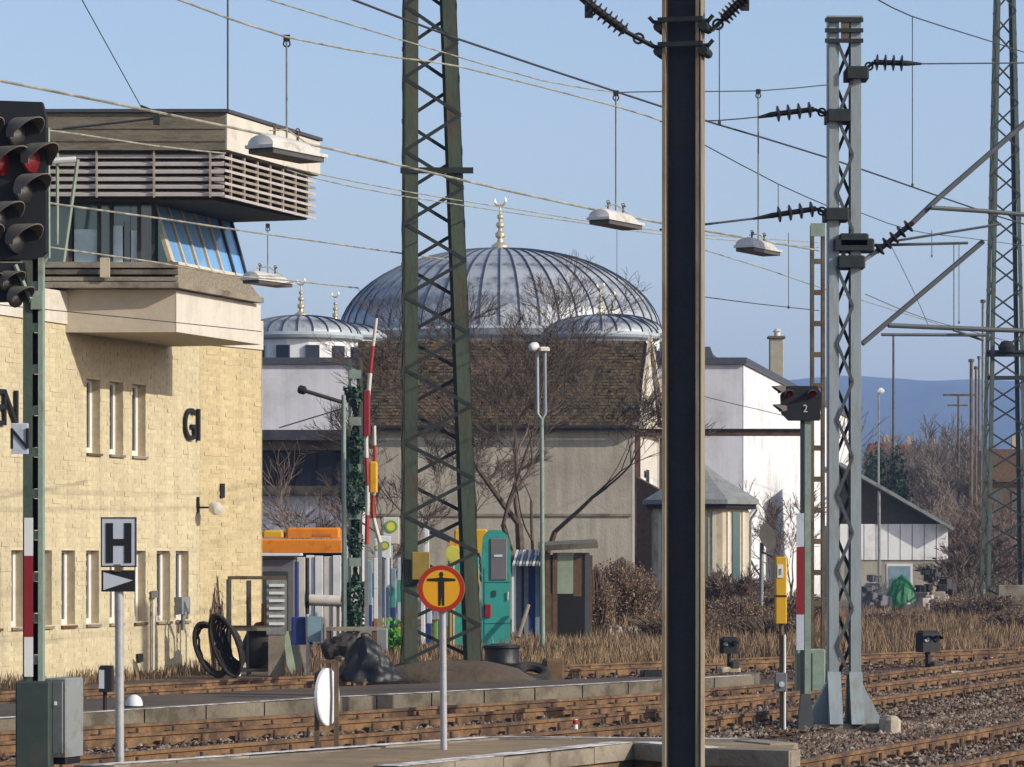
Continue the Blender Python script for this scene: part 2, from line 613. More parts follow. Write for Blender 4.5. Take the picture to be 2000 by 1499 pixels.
# ------------------------------------------------------------------ railway tracks
def track(name, ctrl, bm, half=1.9, sl_d=(20, 85), stones=0):
    pts = spl(ctrl, .6)
    m = M()
    prof = [(-half - .5, -.06), (-half, .03), (-.75, .06), (.75, .06), (half, .03), (half + .5, -.06)]
    fr = []
    for i, p in enumerate(pts):
        d = (pts[min(i + 1, len(pts) - 1)] - pts[max(0, i - 1)]).normalized()
        fr.append((p, d, V((d.y, -d.x, 0))))
    rg = random.Random(len(name))
    for p, d, s in fr:
        for o_, z in prof:
            m.v.append(V((p.x, p.y, 0)) + s * o_ + UP * (z + rg.uniform(-.012, .012)))
    k = len(prof)
    for i in range(len(fr) - 1):
        for j in range(k - 1):
            a = i * k + j
            m.f.append((a, a + 1, a + k + 1, a + k))
    base = struct(obj(name, m, bm))
    # rails: real profile (foot, web, head)
    rp = [(-.065, .085), (.065, .085), (.065, .10), (.012, .115), (.012, .19), (.036, .2), (.036, .235), (-.036, .235), (-.036, .2), (-.012, .19), (-.012, .115), (-.065, .10)]
    for sd in (-.7535, .7535):
        m = M()
        for p, d, s in fr:
            for x, z in rp:
                m.v.append(V((p.x, p.y, 0)) + s * (sd + x) + UP * z)
        k = len(rp)
        for i in range(len(fr) - 1):
            for j in range(k):
                a, b = i * k + j, i * k + (j + 1) % k
                m.f.append((a, b, b + k, a + k))
        obj('rail', m, K['rail'], base)
    # sleepers share one mesh
    m = M().bbox((0, 0, -.03), 2.5, .25, .105, 0, .012)
    m.box((-.7535, 0, .075), .34, .15, .012).box((.7535, 0, .075), .34, .15, .012)
    for sgn in (-1, 1):
        for e in (-1, 1):
            m.box((sgn * .7535 + e * .075, 0, .087), .075, .12, .055)
            m.tube([V((sgn * .7535 + e * .12, 0, .08)), V((sgn * .7535 + e * .12, 0, .19))], .018, 6)
    src = None
    cnt = 0
    for i, (p, d, s) in enumerate(fr):
        if not (sl_d[0] < p.y < sl_d[1]):
            continue
        if src is None:
            src = obj('sleeper', m, K['sleeper'], base)
            o = src
        else:
            o = dupe(src)
        o.location = (p.x, p.y, .0)
        o.rotation_euler = (0, 0, math.atan2(s.y, s.x) + rg.uniform(-.015, .015))
        cnt += 1
    return fr


T1 = track('railway_track', [(-13, 27.7), (-6.8, 36.6), (-1.1, 44.8), (2.6, 50.4), (5.7, 56.6), (8.2, 63), (11, 71), (16, 86), (24, 110)], K['ballast'])
T2 = track('railway_track', [(-11.0, 23.1), (-4.9, 32.1), (-1.5, 37.8), (1.4, 42.8), (3.6, 47.8), (5.9, 53.5), (8.6, 60.8), (13.5, 74.6), (20.7, 96)], K['ballast'])
T3 = track('railway_track', [(-12.5, 40.5), (-9, 46.5), (-5.9, 52.5), (-2.2, 58.6), (1.9, 64.2), (6.2, 69.6), (11, 75.8), (18, 86), (26, 99)], K['rustballast'])
T4 = track('railway_track', [(-1.5, 22), (1.6, 29.5), (4.05, 35.2), (6.45, 41.2), (9.3, 49.4), (13.5, 62), (19, 80)], K['ballast'], sl_d=(26, 75))

# loose ballast stones on and between the nearer tracks
rng = random.Random(5)
m = M()
octa = [(1, 0, 0), (-1, 0, 0), (0, 1, 0), (0, -1, 0), (0, 0, 1), (0, 0, -1)]
of = [(0, 2, 4), (2, 1, 4), (1, 3, 4), (3, 0, 4), (2, 0, 5), (1, 2, 5), (3, 1, 5), (0, 3, 5)]


def stone(m, x, y, z, s):
    k = len(m.v)
    a = rng.uniform(0, 6.3)
    c_, s_ = math.cos(a), math.sin(a)
    q = [rng.uniform(.6, 1.3) for _ in range(6)]
    hx, hz = rng.uniform(.7, 1.2), rng.uniform(.5, .9)
    for (ox, oy, oz), t in zip(octa, q):
        ox, oy, oz = ox * t * s * hx, oy * t * s, oz * t * s * hz
        m.v.append(V((x + ox * c_ - oy * s_ + oz * .3, y + ox * s_ + oy * c_, z + oz)))
    m.f += [(a_ + k, b_ + k, c2 + k) for a_, b_, c2 in of]


for fr, nst, dmax in ((T1, 22000, 66), (T2, 22000, 62), (T4, 15000, 56), (T3, 8000, 80)):
    cand = [q for q in fr if 29 < q[0].y < dmax and abs(q[0].x) < q[0].y / 7 + 2.5]
    for _ in range(nst):
        p, d, s = rng.choice(cand)
        o_ = rng.uniform(-2.6, 2.6)
        x = p + s * o_ + d * rng.uniform(-.4, .4)
        if abs(abs(o_) - .7535) < .075:
            continue
        hz = .065 if abs(o_) < 1.9 else .0
        if abs(abs(o_) - .7535) < .25:
            hz = .085
        stone(m, x.x, x.y, hz + rng.uniform(-.01, .03), rng.uniform(.022, .052))
# open ballast area to the right of the grey mast
for _ in range(9000):
    y = rng.uniform(36, 60)
    x = X(rng.uniform(1560, 2020), y)
    stone(m, x, y, rng.uniform(-.01, .03), rng.uniform(.022, .06))
o = obj('ballast_stones', m, K['stone'], kind='stuff')
o['label'] = 'loose grey brown ballast stones lying between and beside the rails'


# ------------------------------------------------------------------ platforms
def poly_px(lst, z):
    return [tuple(G(a, b, z)[:2]) for a, b in lst]


far = [(-420, 1538), (150, 1497), (950, 1440), (1470, 1444), (1552, 1452)]
near = [(1545, 1467), (1380, 1463), (1235, 1452), (780, 1499), (60, 1590)]
PZ = .5
pf = [G(a, b, PZ) for a, b in far]
pn = [G(a, b, PZ) for a, b in near]
m = M().prism([tuple(p[:2]) for p in pf + pn], -.05, PZ - .012)
plat = struct(obj('platform', m, K['asphalt']))


def coping(line, inward, wd, z0, z1, step, parent, mt, name='coping_stone', gap=.012, over=.04):
    rg = random.Random(2)
    for a, b in zip(line[:-1], line[1:]):
        L_ = (b - a).length
        n_ = max(1, round(L_ / step))
        d = (b - a) / n_
        dn = d.normalized()
        nv = V((-dn.y, dn.x, 0)) * inward
        for i in range(n_):
            o_ = a + d * i + dn * gap / 2 - nv * over
            mm = M().par(V((o_.x, o_.y, z0)), dn * (d.length - gap), nv * wd, UP * (z1 - z0 + rg.uniform(-.006, .006)))
            obj(name, mm, mt, parent)


coping(pf[1:], -1, .28, PZ - .14, PZ, .9, plat, K['conc'])
coping(pn[:-1][::-1], 1, .28, PZ - .14, PZ, .9, plat, K['conc'])
# retaining blocks below the coping on the near edge
coping([q for q in pn[1:-1][::-1]], 1, .12, .0, PZ - .145, .62, plat, K['concdark'], 'wall_block', over=.0)
coping(pf[3:], -1, .12, .0, PZ - .145, .62, plat, K['concdark'], 'wall_block', over=.0)


def painted(line, inward, off, wd, z, parent):
    for a, b in zip(line[:-1], line[1:]):
        dn = (b - a).normalized()
        nv = V((-dn.y, dn.x, 0)) * inward
        o_ = a + nv * off
        mm = M().par(V((o_.x, o_.y, z)), b - a, nv * wd, UP * .003)
        obj('white_line', mm, K['whiteline'], parent)


painted(pf[1:3], -1, .02, .13, PZ + .008, plat)
painted(pf[2:4], -1, .04, .07, PZ + .008, plat)
painted(pn[1:-1][::-1], 1, .0, .2, PZ + .008, plat)

# second platform beyond the first two tracks
QZ = .35
qf = [G(a, b, QZ) for a, b in ((-350, 1427), (150, 1395), (620, 1365), (1040, 1344), (1470, 1320))]
bk = V((-.80, .60, 0))
qb = [p + bk * 2.7 for p in qf]
qb[-1] = qf[-1] + V((.15, 1.2, 0))
m = M().prism([tuple(p[:2]) for p in qf] + [tuple(p[:2]) for p in qb[::-1]], -.05, QZ - .012)
plat2 = struct(obj('platform', m, K['soil']))
coping(qf, 1, .5, .12, QZ, 1.25, plat2, K['concdark'], 'edge_beam', gap=.03)
coping(qf, 1, .25, -.02, .115, .42, plat2, K['conclight'], 'support_block', gap=.12, over=-.04)
coping([qf[-1], qb[-1]], 1, .3, .12, QZ, .9, plat2, K['concdark'], 'edge_beam', gap=.03)
painted(qf, 1, .02, .10, QZ + .008, plat2)

# ------------------------------------------------------------------ signal tower
W0 = V((-5.91, 67.8, 0))
a1 = R(18)
d1 = V((math.sin(a1), math.cos(a1), 0))
n1 = V((math.cos(a1), -math.sin(a1), 0))
a2 = R(27)
d2 = V((math.sin(a2), math.cos(a2), 0))
n2 = V((math.cos(a2), -math.sin(a2), 0))


def WU(px, O=W0, d=d1):
    k = (px - 1000) / F
    return (k * O.y - O.x) / (d.x - k * d.y)


def on_line(O, d, px):
    return O + d * WU(px, O, d)


tower = thing('signal_tower', 'cream brick railway signal tower with louvred glazed control cab and flat roof', 'building', (-7, 64, 0))


def brick_wall(O, d, n, u0, u1, z0, z1, ops, mt, parent, seed, rec=.16):
    # backing with real openings
    us = sorted({u0, u1} | {o_[0] for o_ in ops} | {o_[1] for o_ in ops})
    zs = sorted({z0, z1} | {o_[2] for o_ in ops} | {o_[3] for o_ in ops})
    m = M()
    for i in range(len(us) - 1):
        for j in range(len(zs) - 1):
            cu, cz = (us[i] + us[i + 1]) / 2, (zs[j] + zs[j + 1]) / 2
            if any(o_[0] < cu < o_[1] and o_[2] < cz < o_[3] for o_ in ops):
                continue
            m.par(O + d * us[i] + UP * zs[j] - n * .30, d * (us[i + 1] - us[i]), n * .30, UP * (zs[j + 1] - zs[j]))
    wall = obj('wall', m, K['mortar'], parent)
    rg = random.Random(seed)
    m = M()
    ch, bl, jt = .0835, .30, .007
    r = 0
    z = z0
    while z < z1 - .03:
        zt = min(z + ch - jt, z1)
        ivs = [(u0, u1)]
        for o_ in ops:
            if o_[2] - .02 < (z + zt) / 2 < o_[3] + .02:
                nv = []
                for a, b in ivs:
                    if o_[0] > a:
                        nv.append((a, min(b, o_[0])))
                    if o_[1] < b:
                        nv.append((max(a, o_[1]), b))
                ivs = [q for q in nv if q[1] - q[0] > .02]
        sh = (r % 2) * bl / 2 + rg.uniform(-.05, .05)
        for a, b in ivs:
            u = a
            first = True
            while u < b - .015:
                nx = min(b, (math.floor((u + sh) / bl) + 1) * bl - sh + 1e-5)
                if nx - u > .03:
                    pr = rg.uniform(.002, .006) if rg.random() < .85 else rg.uniform(.006, .013)
                    tp = zt - (rg.uniform(.0, .012) if rg.random() < .3 else 0)
                    m.par(O + d * u + UP * z + n * .0005, d * (nx - u - jt), n * pr, UP * (tp - z))
                u = nx
        z += ch
        r += 1
    obj('brick_courses', m, mt, wall, kind='stuff')
    return wall


def lower_op(pa, pb, ztop, zbot):
    return (WU(pa), WU(pb), zbot, ztop)


ops = [lower_op(a, b, 2.28, .98) for a, b in ((-24, 0), (22, 46), (77, 101), (120, 146), (168, 193), (214, 238), (262, 284), (306, 332), (343, 368))]
ops += [lower_op(a, b, 5.30, 4.0) for a, b in ((169, 195), (214, 240), (258, 284))]
WT = 6.2
brick_wall(W0, d1, n1, -14, 0, 0, WT, ops, K['brick'], tower, 1)
u2e = WU(510, W0, d2)
W2E = W0 + d2 * u2e
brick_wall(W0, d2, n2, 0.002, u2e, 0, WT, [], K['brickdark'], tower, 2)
# windows in the openings: frame, pane, sill
for i, (ua, ub, za, zb) in enumerate(ops):
    rec = .15
    o_ = W0 - n1 * (rec + .06)
    m = M()
    fw = .05
    m.par(o_ + d1 * ua + UP * za, d1 * fw, n1 * .06, UP * (zb - za))
    m.par(o_ + d1 * (ub - fw - .05) + UP * za, d1 * (fw + .05), n1 * .06, UP * (zb - za))
    m.par(o_ + d1 * (ua + fw) + UP * za, d1 * (ub - ua - 2 * fw - .05), n1 * .058, UP * .10)
    m.par(o_ + d1 * (ua + fw) + UP * (zb - fw), d1 * (ub - ua - 2 * fw - .05), n1 * .058, UP * fw)
    wf = obj('window', m, K['whiteframe'], tower)
    m = M().par(o_ + d1 * (ua + fw) + UP * (za + .1) + n1 * .015, d1 * (ub - ua - 2 * fw - .05), n1 * .012, UP * (zb - za - .1 - fw))
    obj('pane', m, K['darkglass'], wf)
    m = M().par(W0 + d1 * (ua - .03) + UP * (za - .05) - n1 * .14, d1 * (ub - ua + .06), n1 * .19, UP * .045)
    obj('sill', m, K['conc'] if i % 3 else K['woodbrown'], wf)
# pale fascia above the bricks
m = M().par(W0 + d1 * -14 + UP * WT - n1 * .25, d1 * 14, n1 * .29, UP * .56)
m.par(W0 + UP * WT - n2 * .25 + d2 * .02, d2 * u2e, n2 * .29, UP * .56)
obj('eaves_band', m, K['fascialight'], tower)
# body behind the walls
back = V((-n1.x, -n1.y, 0))
pA, pB = W0 - d1 * 14 - n1 * .29, W0 - n1 * .29 + d1 * .02
pC = W2E - n2 * .29
m = M().prism([tuple((pA)[:2]), tuple(pB[:2]), tuple(pC[:2]), tuple((pC + back * 6)[:2]), tuple((pA + back * 6)[:2])], 0, 6.7)
obj('rear_wall', m, K['brickdark'], tower)
# end wall seam of the right hand corner
m = M().par(W2E + UP * 0 - n2 * .3, d2 * .02, n2 * .31, UP * WT)
obj('corner_edge', m, K['brickdark'], tower)

# oriel under the cab
OA = W0 + d1 * WU(127)
OC = V((X(342, 62.1), 62.1, 0))
OE = on_line(OC, d1, 507)
offs = (OE - W0).dot(n1)
OEw = OE - n1 * (offs + .2)
OAw = OA - n1 * .2
opoly = [tuple(q[:2]) for q in (OAw, OA, OC, OE, OEw)]
m = M().prism(opoly, 6.06, 6.80)
ori = obj('oriel', m, K['orielwall'], tower)
m = M().par(OC + UP * 6.065 + n1 * .002, OE - OC, n1 * .02, UP * .73)
obj('oriel_sun_face', m, K['fascialight'], ori)  # sun side of the oriel coloured paler than its front
# overhanging cornice, gravel apron, parapet strips
c0, c1, c2 = V((X(60, 61.2), 61.2, 0)), V((X(349, 61.82), 61.82, 0)), None
c2 = on_line(c1, d1, 515)
c0 = V((-9.6, 61.78, 0))
rear = [c2 + back * 5, V((-11.5, 65.5, 0))]
m = M().prism([tuple(q[:2]) for q in (c0, c1, c2, rear[0], rear[1])], 6.81, 6.91)
obj('cornice', m, K['conc'], tower)
g0, g1 = V((-9.6, 61.9, 0)), V((X(336, 62.12), 62.12, 0))
g2 = on_line(g1, d1, 481)
gr = [g2 + back * 4, V((-11, 65.3, 0))]
m = M().add([V((c1.x - .05, c1.y + .03, 6.912)), V((c2.x - .06, c2.y - .02, 6.912)), V((g2.x, g2.y, 7.24)), V((g1.x, g1.y, 7.26))], [(0, 1, 2, 3)])
m.slab([m.v[0] - UP * .05, m.v[1] - UP * .05, m.v[2] - UP * .05, m.v[3] - UP * .05], .03)
obj('gravel_apron', m, K['gravel'], tower)
for z0_, z1_, dy, mt in ((6.93, 7.00, .05, 'conc'), (7.05, 7.13, .12, 'concdark'), (7.17, 7.27, .2, 'conc')):
    m = M().prism([(-9.6, 61.78 + dy * .8), (c1.x - .02, 61.83 + dy * .8), (c1.x - .06, 62.1 + dy), (-9.6, 62.1 + dy)], z0_, z1_)
    obj('parapet_strip', m, K[mt], tower)
m = M().box((X(205, 61.75), 61.76, 6.98), .16, .1, .34)
obj('parapet_bracket', m, K['cream'], tower)
# base block of the cab below the glass
m = M().prism([tuple(q[:2]) for q in (g0 + V((0, .25, 0)), g1 + V((-.05, .12, 0)), g2 + V((-.05, 0, 0)), gr[0], gr[1])], 6.9, 7.235)
obj('cab_base', m, K['concdark'], tower)
# glazing: right facet leans inward at the top
t1 = V((X(296, 62.6), 62.6, 0))
t2 = on_line(t1, d1, 449)
ZB, ZT = 7.26, 8.42
npan = 6
q00, q10, q01, q11 = V((g1.x, g1.y, ZB)), V((g2.x, g2.y, ZB)), V((t1.x, t1.y, ZT)), V((t2.x, t2.y, ZT))


def quad_at(s, t):
    return (q00.lerp(q10, s)).lerp(q01.lerp(q11, s), t)


for i in range(npan):
    s0, s1 = i / npan + .018, (i + 1) / npan - .018
    m = M().slab([quad_at(s0, .03), quad_at(s1, .03), quad_at(s1, .97), quad_at(s0, .97)], .02)
    obj('cab_pane', m, K['cabglass'], tower)
for i in range(npan + 1):
    m = M().beam(quad_at(i / npan, 0), quad_at(i / npan, 1), .09 if i else .2, .07, n1)
    obj('cab_mullion', m, K['cream'] if i < 5 else K['roofedge'], tower)
for t_ in (.015, .985):
    m = M().beam(quad_at(0, t_), quad_at(1, t_), .06, .05)
    obj('cab_rail', m, K['fascialight'], tower)
# front facet: dark room with window panes and posts
yl = 62.3
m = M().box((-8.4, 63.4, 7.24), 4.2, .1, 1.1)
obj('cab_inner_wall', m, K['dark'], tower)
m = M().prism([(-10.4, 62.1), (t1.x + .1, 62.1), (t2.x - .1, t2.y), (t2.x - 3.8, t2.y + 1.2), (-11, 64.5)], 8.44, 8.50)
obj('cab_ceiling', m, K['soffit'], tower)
for pa, pb, mt, zt in ((40, 135, 'greenglass', 8.3), (145, 192, 'paleglass', 7.86), (196, 216, 'greenglass', 8.3), (220, 240, 'paleglass', 7.92), (243, 254, 'darkglass', 8.0), (256, 270, 'paleglass', 7.84), (273, 298, 'darkglass', 8.3)):
    m = M().box(((X(pa, yl) + X(pb, yl)) / 2, yl, 7.27), (pb - pa) * yl / F, .03, zt - 7.27)
    obj('cab_pane', m, K[mt], tower)
    if zt < 8.2:
        m = M().box(((X(pa, yl) + X(pb, yl)) / 2, yl + .03, zt), (pb - pa + 3) * yl / F, .03, 8.35 - zt)
        obj('cab_upper_pane', m, K['greenglass'], tower)  # dark glass above the pale panes
for px in (138, 194, 218, 272, 300):
    m = M().box((X(px, yl), yl - .03, 7.25), .06, .08, 1.12)
    obj('cab_mullion', m, K['soffit'], tower)
obj('cab_corner_panel', M().slab([V((X(301, yl), yl, 7.25)), V((g1.x, g1.y, 7.25)), V((t1.x + .02, t1.y, 8.36)), V((X(301, yl), yl, 8.36))], .03), K['greenglass'], tower)
# louvre screen
r0, r1 = V((-10.0, 61.3, 0)), V((X(440, 61.3), 61.3, 0))
r2 = on_line(r1, d1, 622)
l0, l1 = V((-10.0, 61.42, 0)), V((X(437, 61.42), 61.42, 0))
l2 = on_line(l1, d1, 612)
m = M().prism([(-10.1, 61.8), (l1.x - .2, 61.8), (l2.x - .12, l2.y + .02), (l2.x - 3, l2.y + 1), (-10.7, 64.3)], 8.321, 9.128)
obj('louvre_box', m, K['soffit'], tower)
for i in range(6):
    z = 8.346 + i * .130
    m = M().par(V((l0.x, l0.y - .02, z)), l1 - l0, V((0, .16, .05)), V((0, -.012, .05)))
    obj('louvre_slat', m, K['slat'], tower)
for i in range(7):
    z = 8.331 + i * .110
    m = M().par(l1 + UP * z + n1 * .02, l2 - l1 + d1 * .06, -n1 * .2 + UP * .04, n1 * .01 + UP * .042)
    obj('louvre_slat', m, K['slatdark'] if i % 2 else K['slat'], tower)
for px in (188, 300, 410):
    obj('louvre_post', M().box((X(px, 61.3), 61.36, 8.321), .035, .04, .80), K['slatdark'], tower)
for k in range(7):
    p = l1.lerp(l2, (k + .5) / 7)
    obj('louvre_post', M().box((p.x, p.y, 8.321), .04, .04, .78, R(72)), K['slatdark'], tower)
# roof slab: front fascia darkened for shade, side fascia paler for sun, metal edge
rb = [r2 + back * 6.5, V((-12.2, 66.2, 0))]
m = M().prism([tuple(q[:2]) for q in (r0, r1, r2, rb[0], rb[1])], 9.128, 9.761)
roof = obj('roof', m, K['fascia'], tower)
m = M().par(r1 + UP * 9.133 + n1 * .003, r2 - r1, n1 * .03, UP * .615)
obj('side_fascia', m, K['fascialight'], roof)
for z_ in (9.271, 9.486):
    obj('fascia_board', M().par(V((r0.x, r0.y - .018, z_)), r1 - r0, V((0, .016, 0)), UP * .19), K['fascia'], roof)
m = M().prism([tuple(q[:2]) for q in (r0 + V((0, -.06, 0)), r1 + V((.05, -.07, 0)), r2 + V((.08, 0, 0)), rb[0], rb[1])], 9.766, 9.822)
obj('roof_edge', m, K['roofedge'], roof)
# roller blind frame in front of the cab (pale post and crossbar by the signal)
m = M().tube([P(112, 478, 61.2), P(112, 300, 61.2)], .03, 6)
m.tube([P(124, 512, 61.15), P(152, 312, 61.15)], .035, 6)
obj('cab_strut', m, K['greygreen'], tower)
obj('blind_roll', M().tube([P(60, 318, 61.15), P(148, 312, 61.15)], .055, 8), K['white'], tower)

# raised letters of the station name
for ch, pxc, ws in (('E', -4, .9), ('N', 15, .95), ('G', 366, .95), ('I', 383, 1.0)):
    p = W0 + d1 * WU(pxc) + n1 * .05 + UP * 4.36
    text('letter', ch, p, d1, n1, .60, K['black'], tower, ws, .05)
# wall fittings
u = WU(293)
obj('downpipe', M().tube([W0 + d1 * u + n1 * .06 + UP * .1, W0 + d1 * u + n1 * .06 + UP * 1.5], .03, 8), K['fascialight'], tower)
obj('pipe_head', M().box(W0 + d1 * u + n1 * .09 + UP * 1.42, .1, .1, .13), K['cabgrey'], tower)
u = WU(348)
obj('meter_box', M().par(W0 + d1 * (u - .2) + n1 * .02 + UP * 1.1, d1 * .4, n1 * .14, UP * .32).tube([W0 + d1 * u + n1 * .1 + UP * .8, W0 + d1 * u + n1 * .1 + UP * 1.1], .04), K['cabgrey'], tower)
u = WU(270)
obj('hatch', M().par(W0 + d1 * (u - .12) + n1 * .018 + UP * .26, d1 * .24, n1 * .03, UP * .15), K['dark'], tower)
u = WU(432, W0, d2)
obj('wall_slot', M().par(W0 + d2 * (u - .07) + n2 * .012 + UP * 3.3, d2 * .14, n2 * .03, UP * .27), K['black'], tower)
u = WU(384)
pb = W0 + d1 * u + UP * 3.1
fl = obj('wall_floodlight', M().par(pb - d1 * .03 - UP * .1, d1 * .06, n1 * .05, UP * .3).tube([pb + n1 * .05, pb + n1 * .42], .02, 6), K['black'], tower)
obj('floodlight_head', M().lathe(pb + n1 * .4 - UP * .02, [(.02, -.12), (.11, -.1), (.13, .02), (.1, .08), (0, .1)], 12, (.6, -.7, -.3)), K['alu'], fl, True)

# ------------------------------------------------------------------ mosque beyond
MD = 150.0
mx0, mx1 = X(440, MD), X(1450, MD)
mosque = thing('domed_mosque', 'white mosque with big ribbed lead dome, smaller domes and gilded finials', 'building', (0, 170, 0))
zp = Z(712, MD)
sd = V((4.56, 27, 0)).normalized()
fl0, fr0 = V((mx0, MD, 0)), V((mx1, MD, 0))
bl0, br0 = fl0 + sd * 62, fr0 + sd * 62
m = M().prism([tuple(q[:2]) for q in (fl0, fr0, br0, bl0)], 0, zp)
obj('wall', m, K['render'], mosque)
nd = V((sd.y, -sd.x, 0))
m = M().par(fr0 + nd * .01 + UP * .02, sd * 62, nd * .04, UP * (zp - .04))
obj('sunlit_side_wall', m, K['brightwhite'], mosque)  # sunlit side coloured a brighter white than the front
m = M().prism([tuple(q[:2]) for q in (fl0 + V((-.1, -.18, 0)), fr0 + V((.16, -.18, 0)), br0 + V((.16, 0, 0)), bl0)], zp + .003, Z(699, MD))
obj('parapet', m, K['roofedge'], mosque)
DC = V((X(977, 190), 190, 0))
RD = 312 * 190 / F
zb, zt = Z(658, 190), Z(488, 190)
hd = zt - zb


def dome_prof(Rr, h, n=14, k=1.0):
    """slightly pointed cap"""
    out = []
    for i in range(n + 1):
        t = i / n
        a = math.pi / 2 * t
        out.append((Rr * math.cos(a) ** .92 if t < 1 else 0.0, h * math.sin(a) ** 1.06))
    return out


def finial(base, s, parent):
    prof = [(.30, 0), (.42, .12), (.42, .28), (.16, .45), (.12, .6), (.24, .72), (.24, .86), (.10, .98), (.10, 1.1), (.20, 1.2), (.20, 1.32), (.08, 1.42), (.08, 1.52), (.15, 1.6), (.15, 1.7), (.05, 1.8), (.04, 2.1), (0, 2.12)]
    f_ = obj('finial', M().lathe(base, [(r * s, z * s) for r, z in prof], 12), K['gold'], parent, True)
    m = M()
    c = V(base) + UP * (2.42 * s)
    pts = [c + V((math.cos(t), 0, math.sin(t))) * .26 * s for t in [R(150) + R(240) * i / 12 for i in range(13)]]
    m.tube(pts, [.02 * s + .05 * s * math.sin(math.pi * i / 12) for i in range(13)], 6)
    obj('crescent', m, K['gold'], f_, True)


def ribbed_dome(c, Rr, z0, h, ng, fs, parent, rw=.07, drum=None, finial_y=0):
    prof = dome_prof(Rr, h)
    kc = min(1.0, Rr / 5)
    pan = M()
    for r, z in prof:
        for e in (-1, 1):
            t = e * math.pi / ng
            pan.v.append(V((r * math.cos(t), r * math.sin(t), z)))
    for i in range(len(prof) - 1):
        pan.f.append((2 * i, 2 * i + 1, 2 * i + 3, 2 * i + 2))
    rib = M()
    pts = [V((r + .01, 0, z + .01)) for r, z in prof[:-1]]
    for a, b in zip(pts[:-1], pts[1:]):
        rib.beam(a, b, rw, rw * 1.5)
    rl = V(parent.location)
    ps = rs = None
    cap = obj('dome', M().lathe(V(c) + UP * (z0 - .02), [(Rr * .992, 0)] + [(r * .99, z * .99) for r, z in prof[1:]], 48), K['lead'], parent, True)
    for k in range(ng):
        t = 2 * math.pi * (k + .5) / ng
        if ps is None:
            me = bpy.data.meshes.new('lead_panel')
            me.from_pydata([tuple(v) for v in pan.v], [], pan.f)
            me.polygons.foreach_set('use_smooth', [True] * len(me.polygons))
            me.materials.append(K['lead'])
            ps = bpy.data.objects.new('lead_panel', me)
            COL.objects.link(ps)
            me2 = bpy.data.meshes.new('seam_rib')
            me2.from_pydata([tuple(v) for v in rib.v], [], rib.f)
            me2.materials.append(K['leadrib'])
            rs = bpy.data.objects.new('seam_rib', me2)
            COL.objects.link(rs)
            a, b = ps, rs
        else:
            a, b = dupe(ps), dupe(rs)
        for q, tt in ((a, t), (b, t + math.pi / ng)):
            q.parent = cap
            q.location = V(c) + UP * z0 - rl
            q.rotation_euler = (0, 0, tt)
    obj('dome_cornice', M().lathe(V(c) + UP * z0, [(Rr * .95, -.55 * kc), (Rr * 1.03, -.42 * kc), (Rr * 1.05, -.1), (Rr * 1.03, .03), (Rr * .97, .05)], 48), K['cornice'], parent, True)
    finial(V(c) + UP * (z0 + h - .1), fs, parent)
    if drum:
        z1_, nw = drum
        dr = obj('drum', M().lathe(V(c), [(Rr * .93, z1_), (Rr * .93, z0 - .3)], 16, ph=math.pi / 16), K['brightwhite'], parent)
        for k in range(nw):
            t = 2 * math.pi * (k + .5) / nw
            q = V(c) + V((math.cos(t), math.sin(t), 0)) * Rr * .915
            obj('drum_window', M().box((q.x, q.y, z1_ + .2), .3 if Rr < 5 else .16, .62 if Rr < 5 else .85, (z0 - z1_) * .66, t), K['navyglass'], dr)


ribbed_dome(DC, RD * 1.012, zb, hd, 52, 1.12, mosque, .06, (8, 24))
for pxc, D, rp, ztop, zbase, fs in ((588, 166, 116, 618, 656, .72), (655, 181, 96, 632, 655, .66), (1173, 164, 112, 617, 655, .62), (1196, 182, 100, 616, 650, .5)):
    c = V((X(pxc, D), D, 0))
    z0 = Z(zbase, D)
    ribbed_dome(c, rp * D / F, z0, Z(ztop, D) - z0, 24, fs, mosque, .05, (zp - .1, 12))
# roof steps and gutter on the right
obj('roof_step', M().prism([(X(1290, 151), 151), (X(1400, 151), 151), (X(1440, 158), 158), (X(1290, 158), 158)], zp, Z(676, 151), [(X(1290, 151), 151.5), (X(1388, 151), 151.5), (X(1395, 156), 157), (X(1290, 156), 157)]), K['roofedge'], mosque)
ch = thing('chimney', 'tall pale square chimney with dark cap rising behind white house', 'chimney', (X(1516, 172), 172, zp - .6))
zc = Z(662, 172)
obj('shaft', M().bbox((X(1516, 172), 172, zp - .6), .66, .66, zc - zp + .6, 0, .03), K['chimney'], ch)
obj('cap', M().bbox((X(1516, 172), 172, zc), .84, .84, .12, 0, .03), K['concdark'], ch)
obj('cowl', M().lathe((X(1518, 172), 172, zc + .12), [(.16, 0), (.16, .2), (.22, .22), (.12, .34), (0, .38)], 10), K['alu'], ch, True)

# ------------------------------------------------------------------ low modern building left of the tiled hall
LD = 112.0
low = thing('flat_roofed_hall', 'low flat roofed hall with dark ribbon glazing between signal tower and ivy pole', 'building', (X(600, LD), LD, 0))
xa, xb = X(455, LD), X(700, LD)
obj('wall', M().box(((xa + xb) / 2, LD + 4, 0), xb - xa, 8, Z(968, LD)), K['render'], low)
obj('sill_ledge', M().box(((xa + xb) / 2, LD + 3.9, Z(967, LD)), xb - xa + .1, 8.4, .28), K['concdark'], low)
wz = Z(948, LD)
nw = 6
for i in range(nw):
    xw = (xb - xa) / nw
    obj('window_pane', M().box((xa + xw * (i + .5), LD + .3, wz), xw - .07, .06, Z(880, LD) - wz), K['navyglass'], low)
for i in range(nw + 1):
    obj('mullion', M().box((xa + xw * i, LD + .25, wz - .02), .07, .12, Z(880, LD) - wz + .02), K['dark'], low)
obj('core', M().box(((xa + xb) / 2, LD + 4.5, wz), xb - xa - .2, 7.6, Z(880, LD) - wz), K['dark'], low)
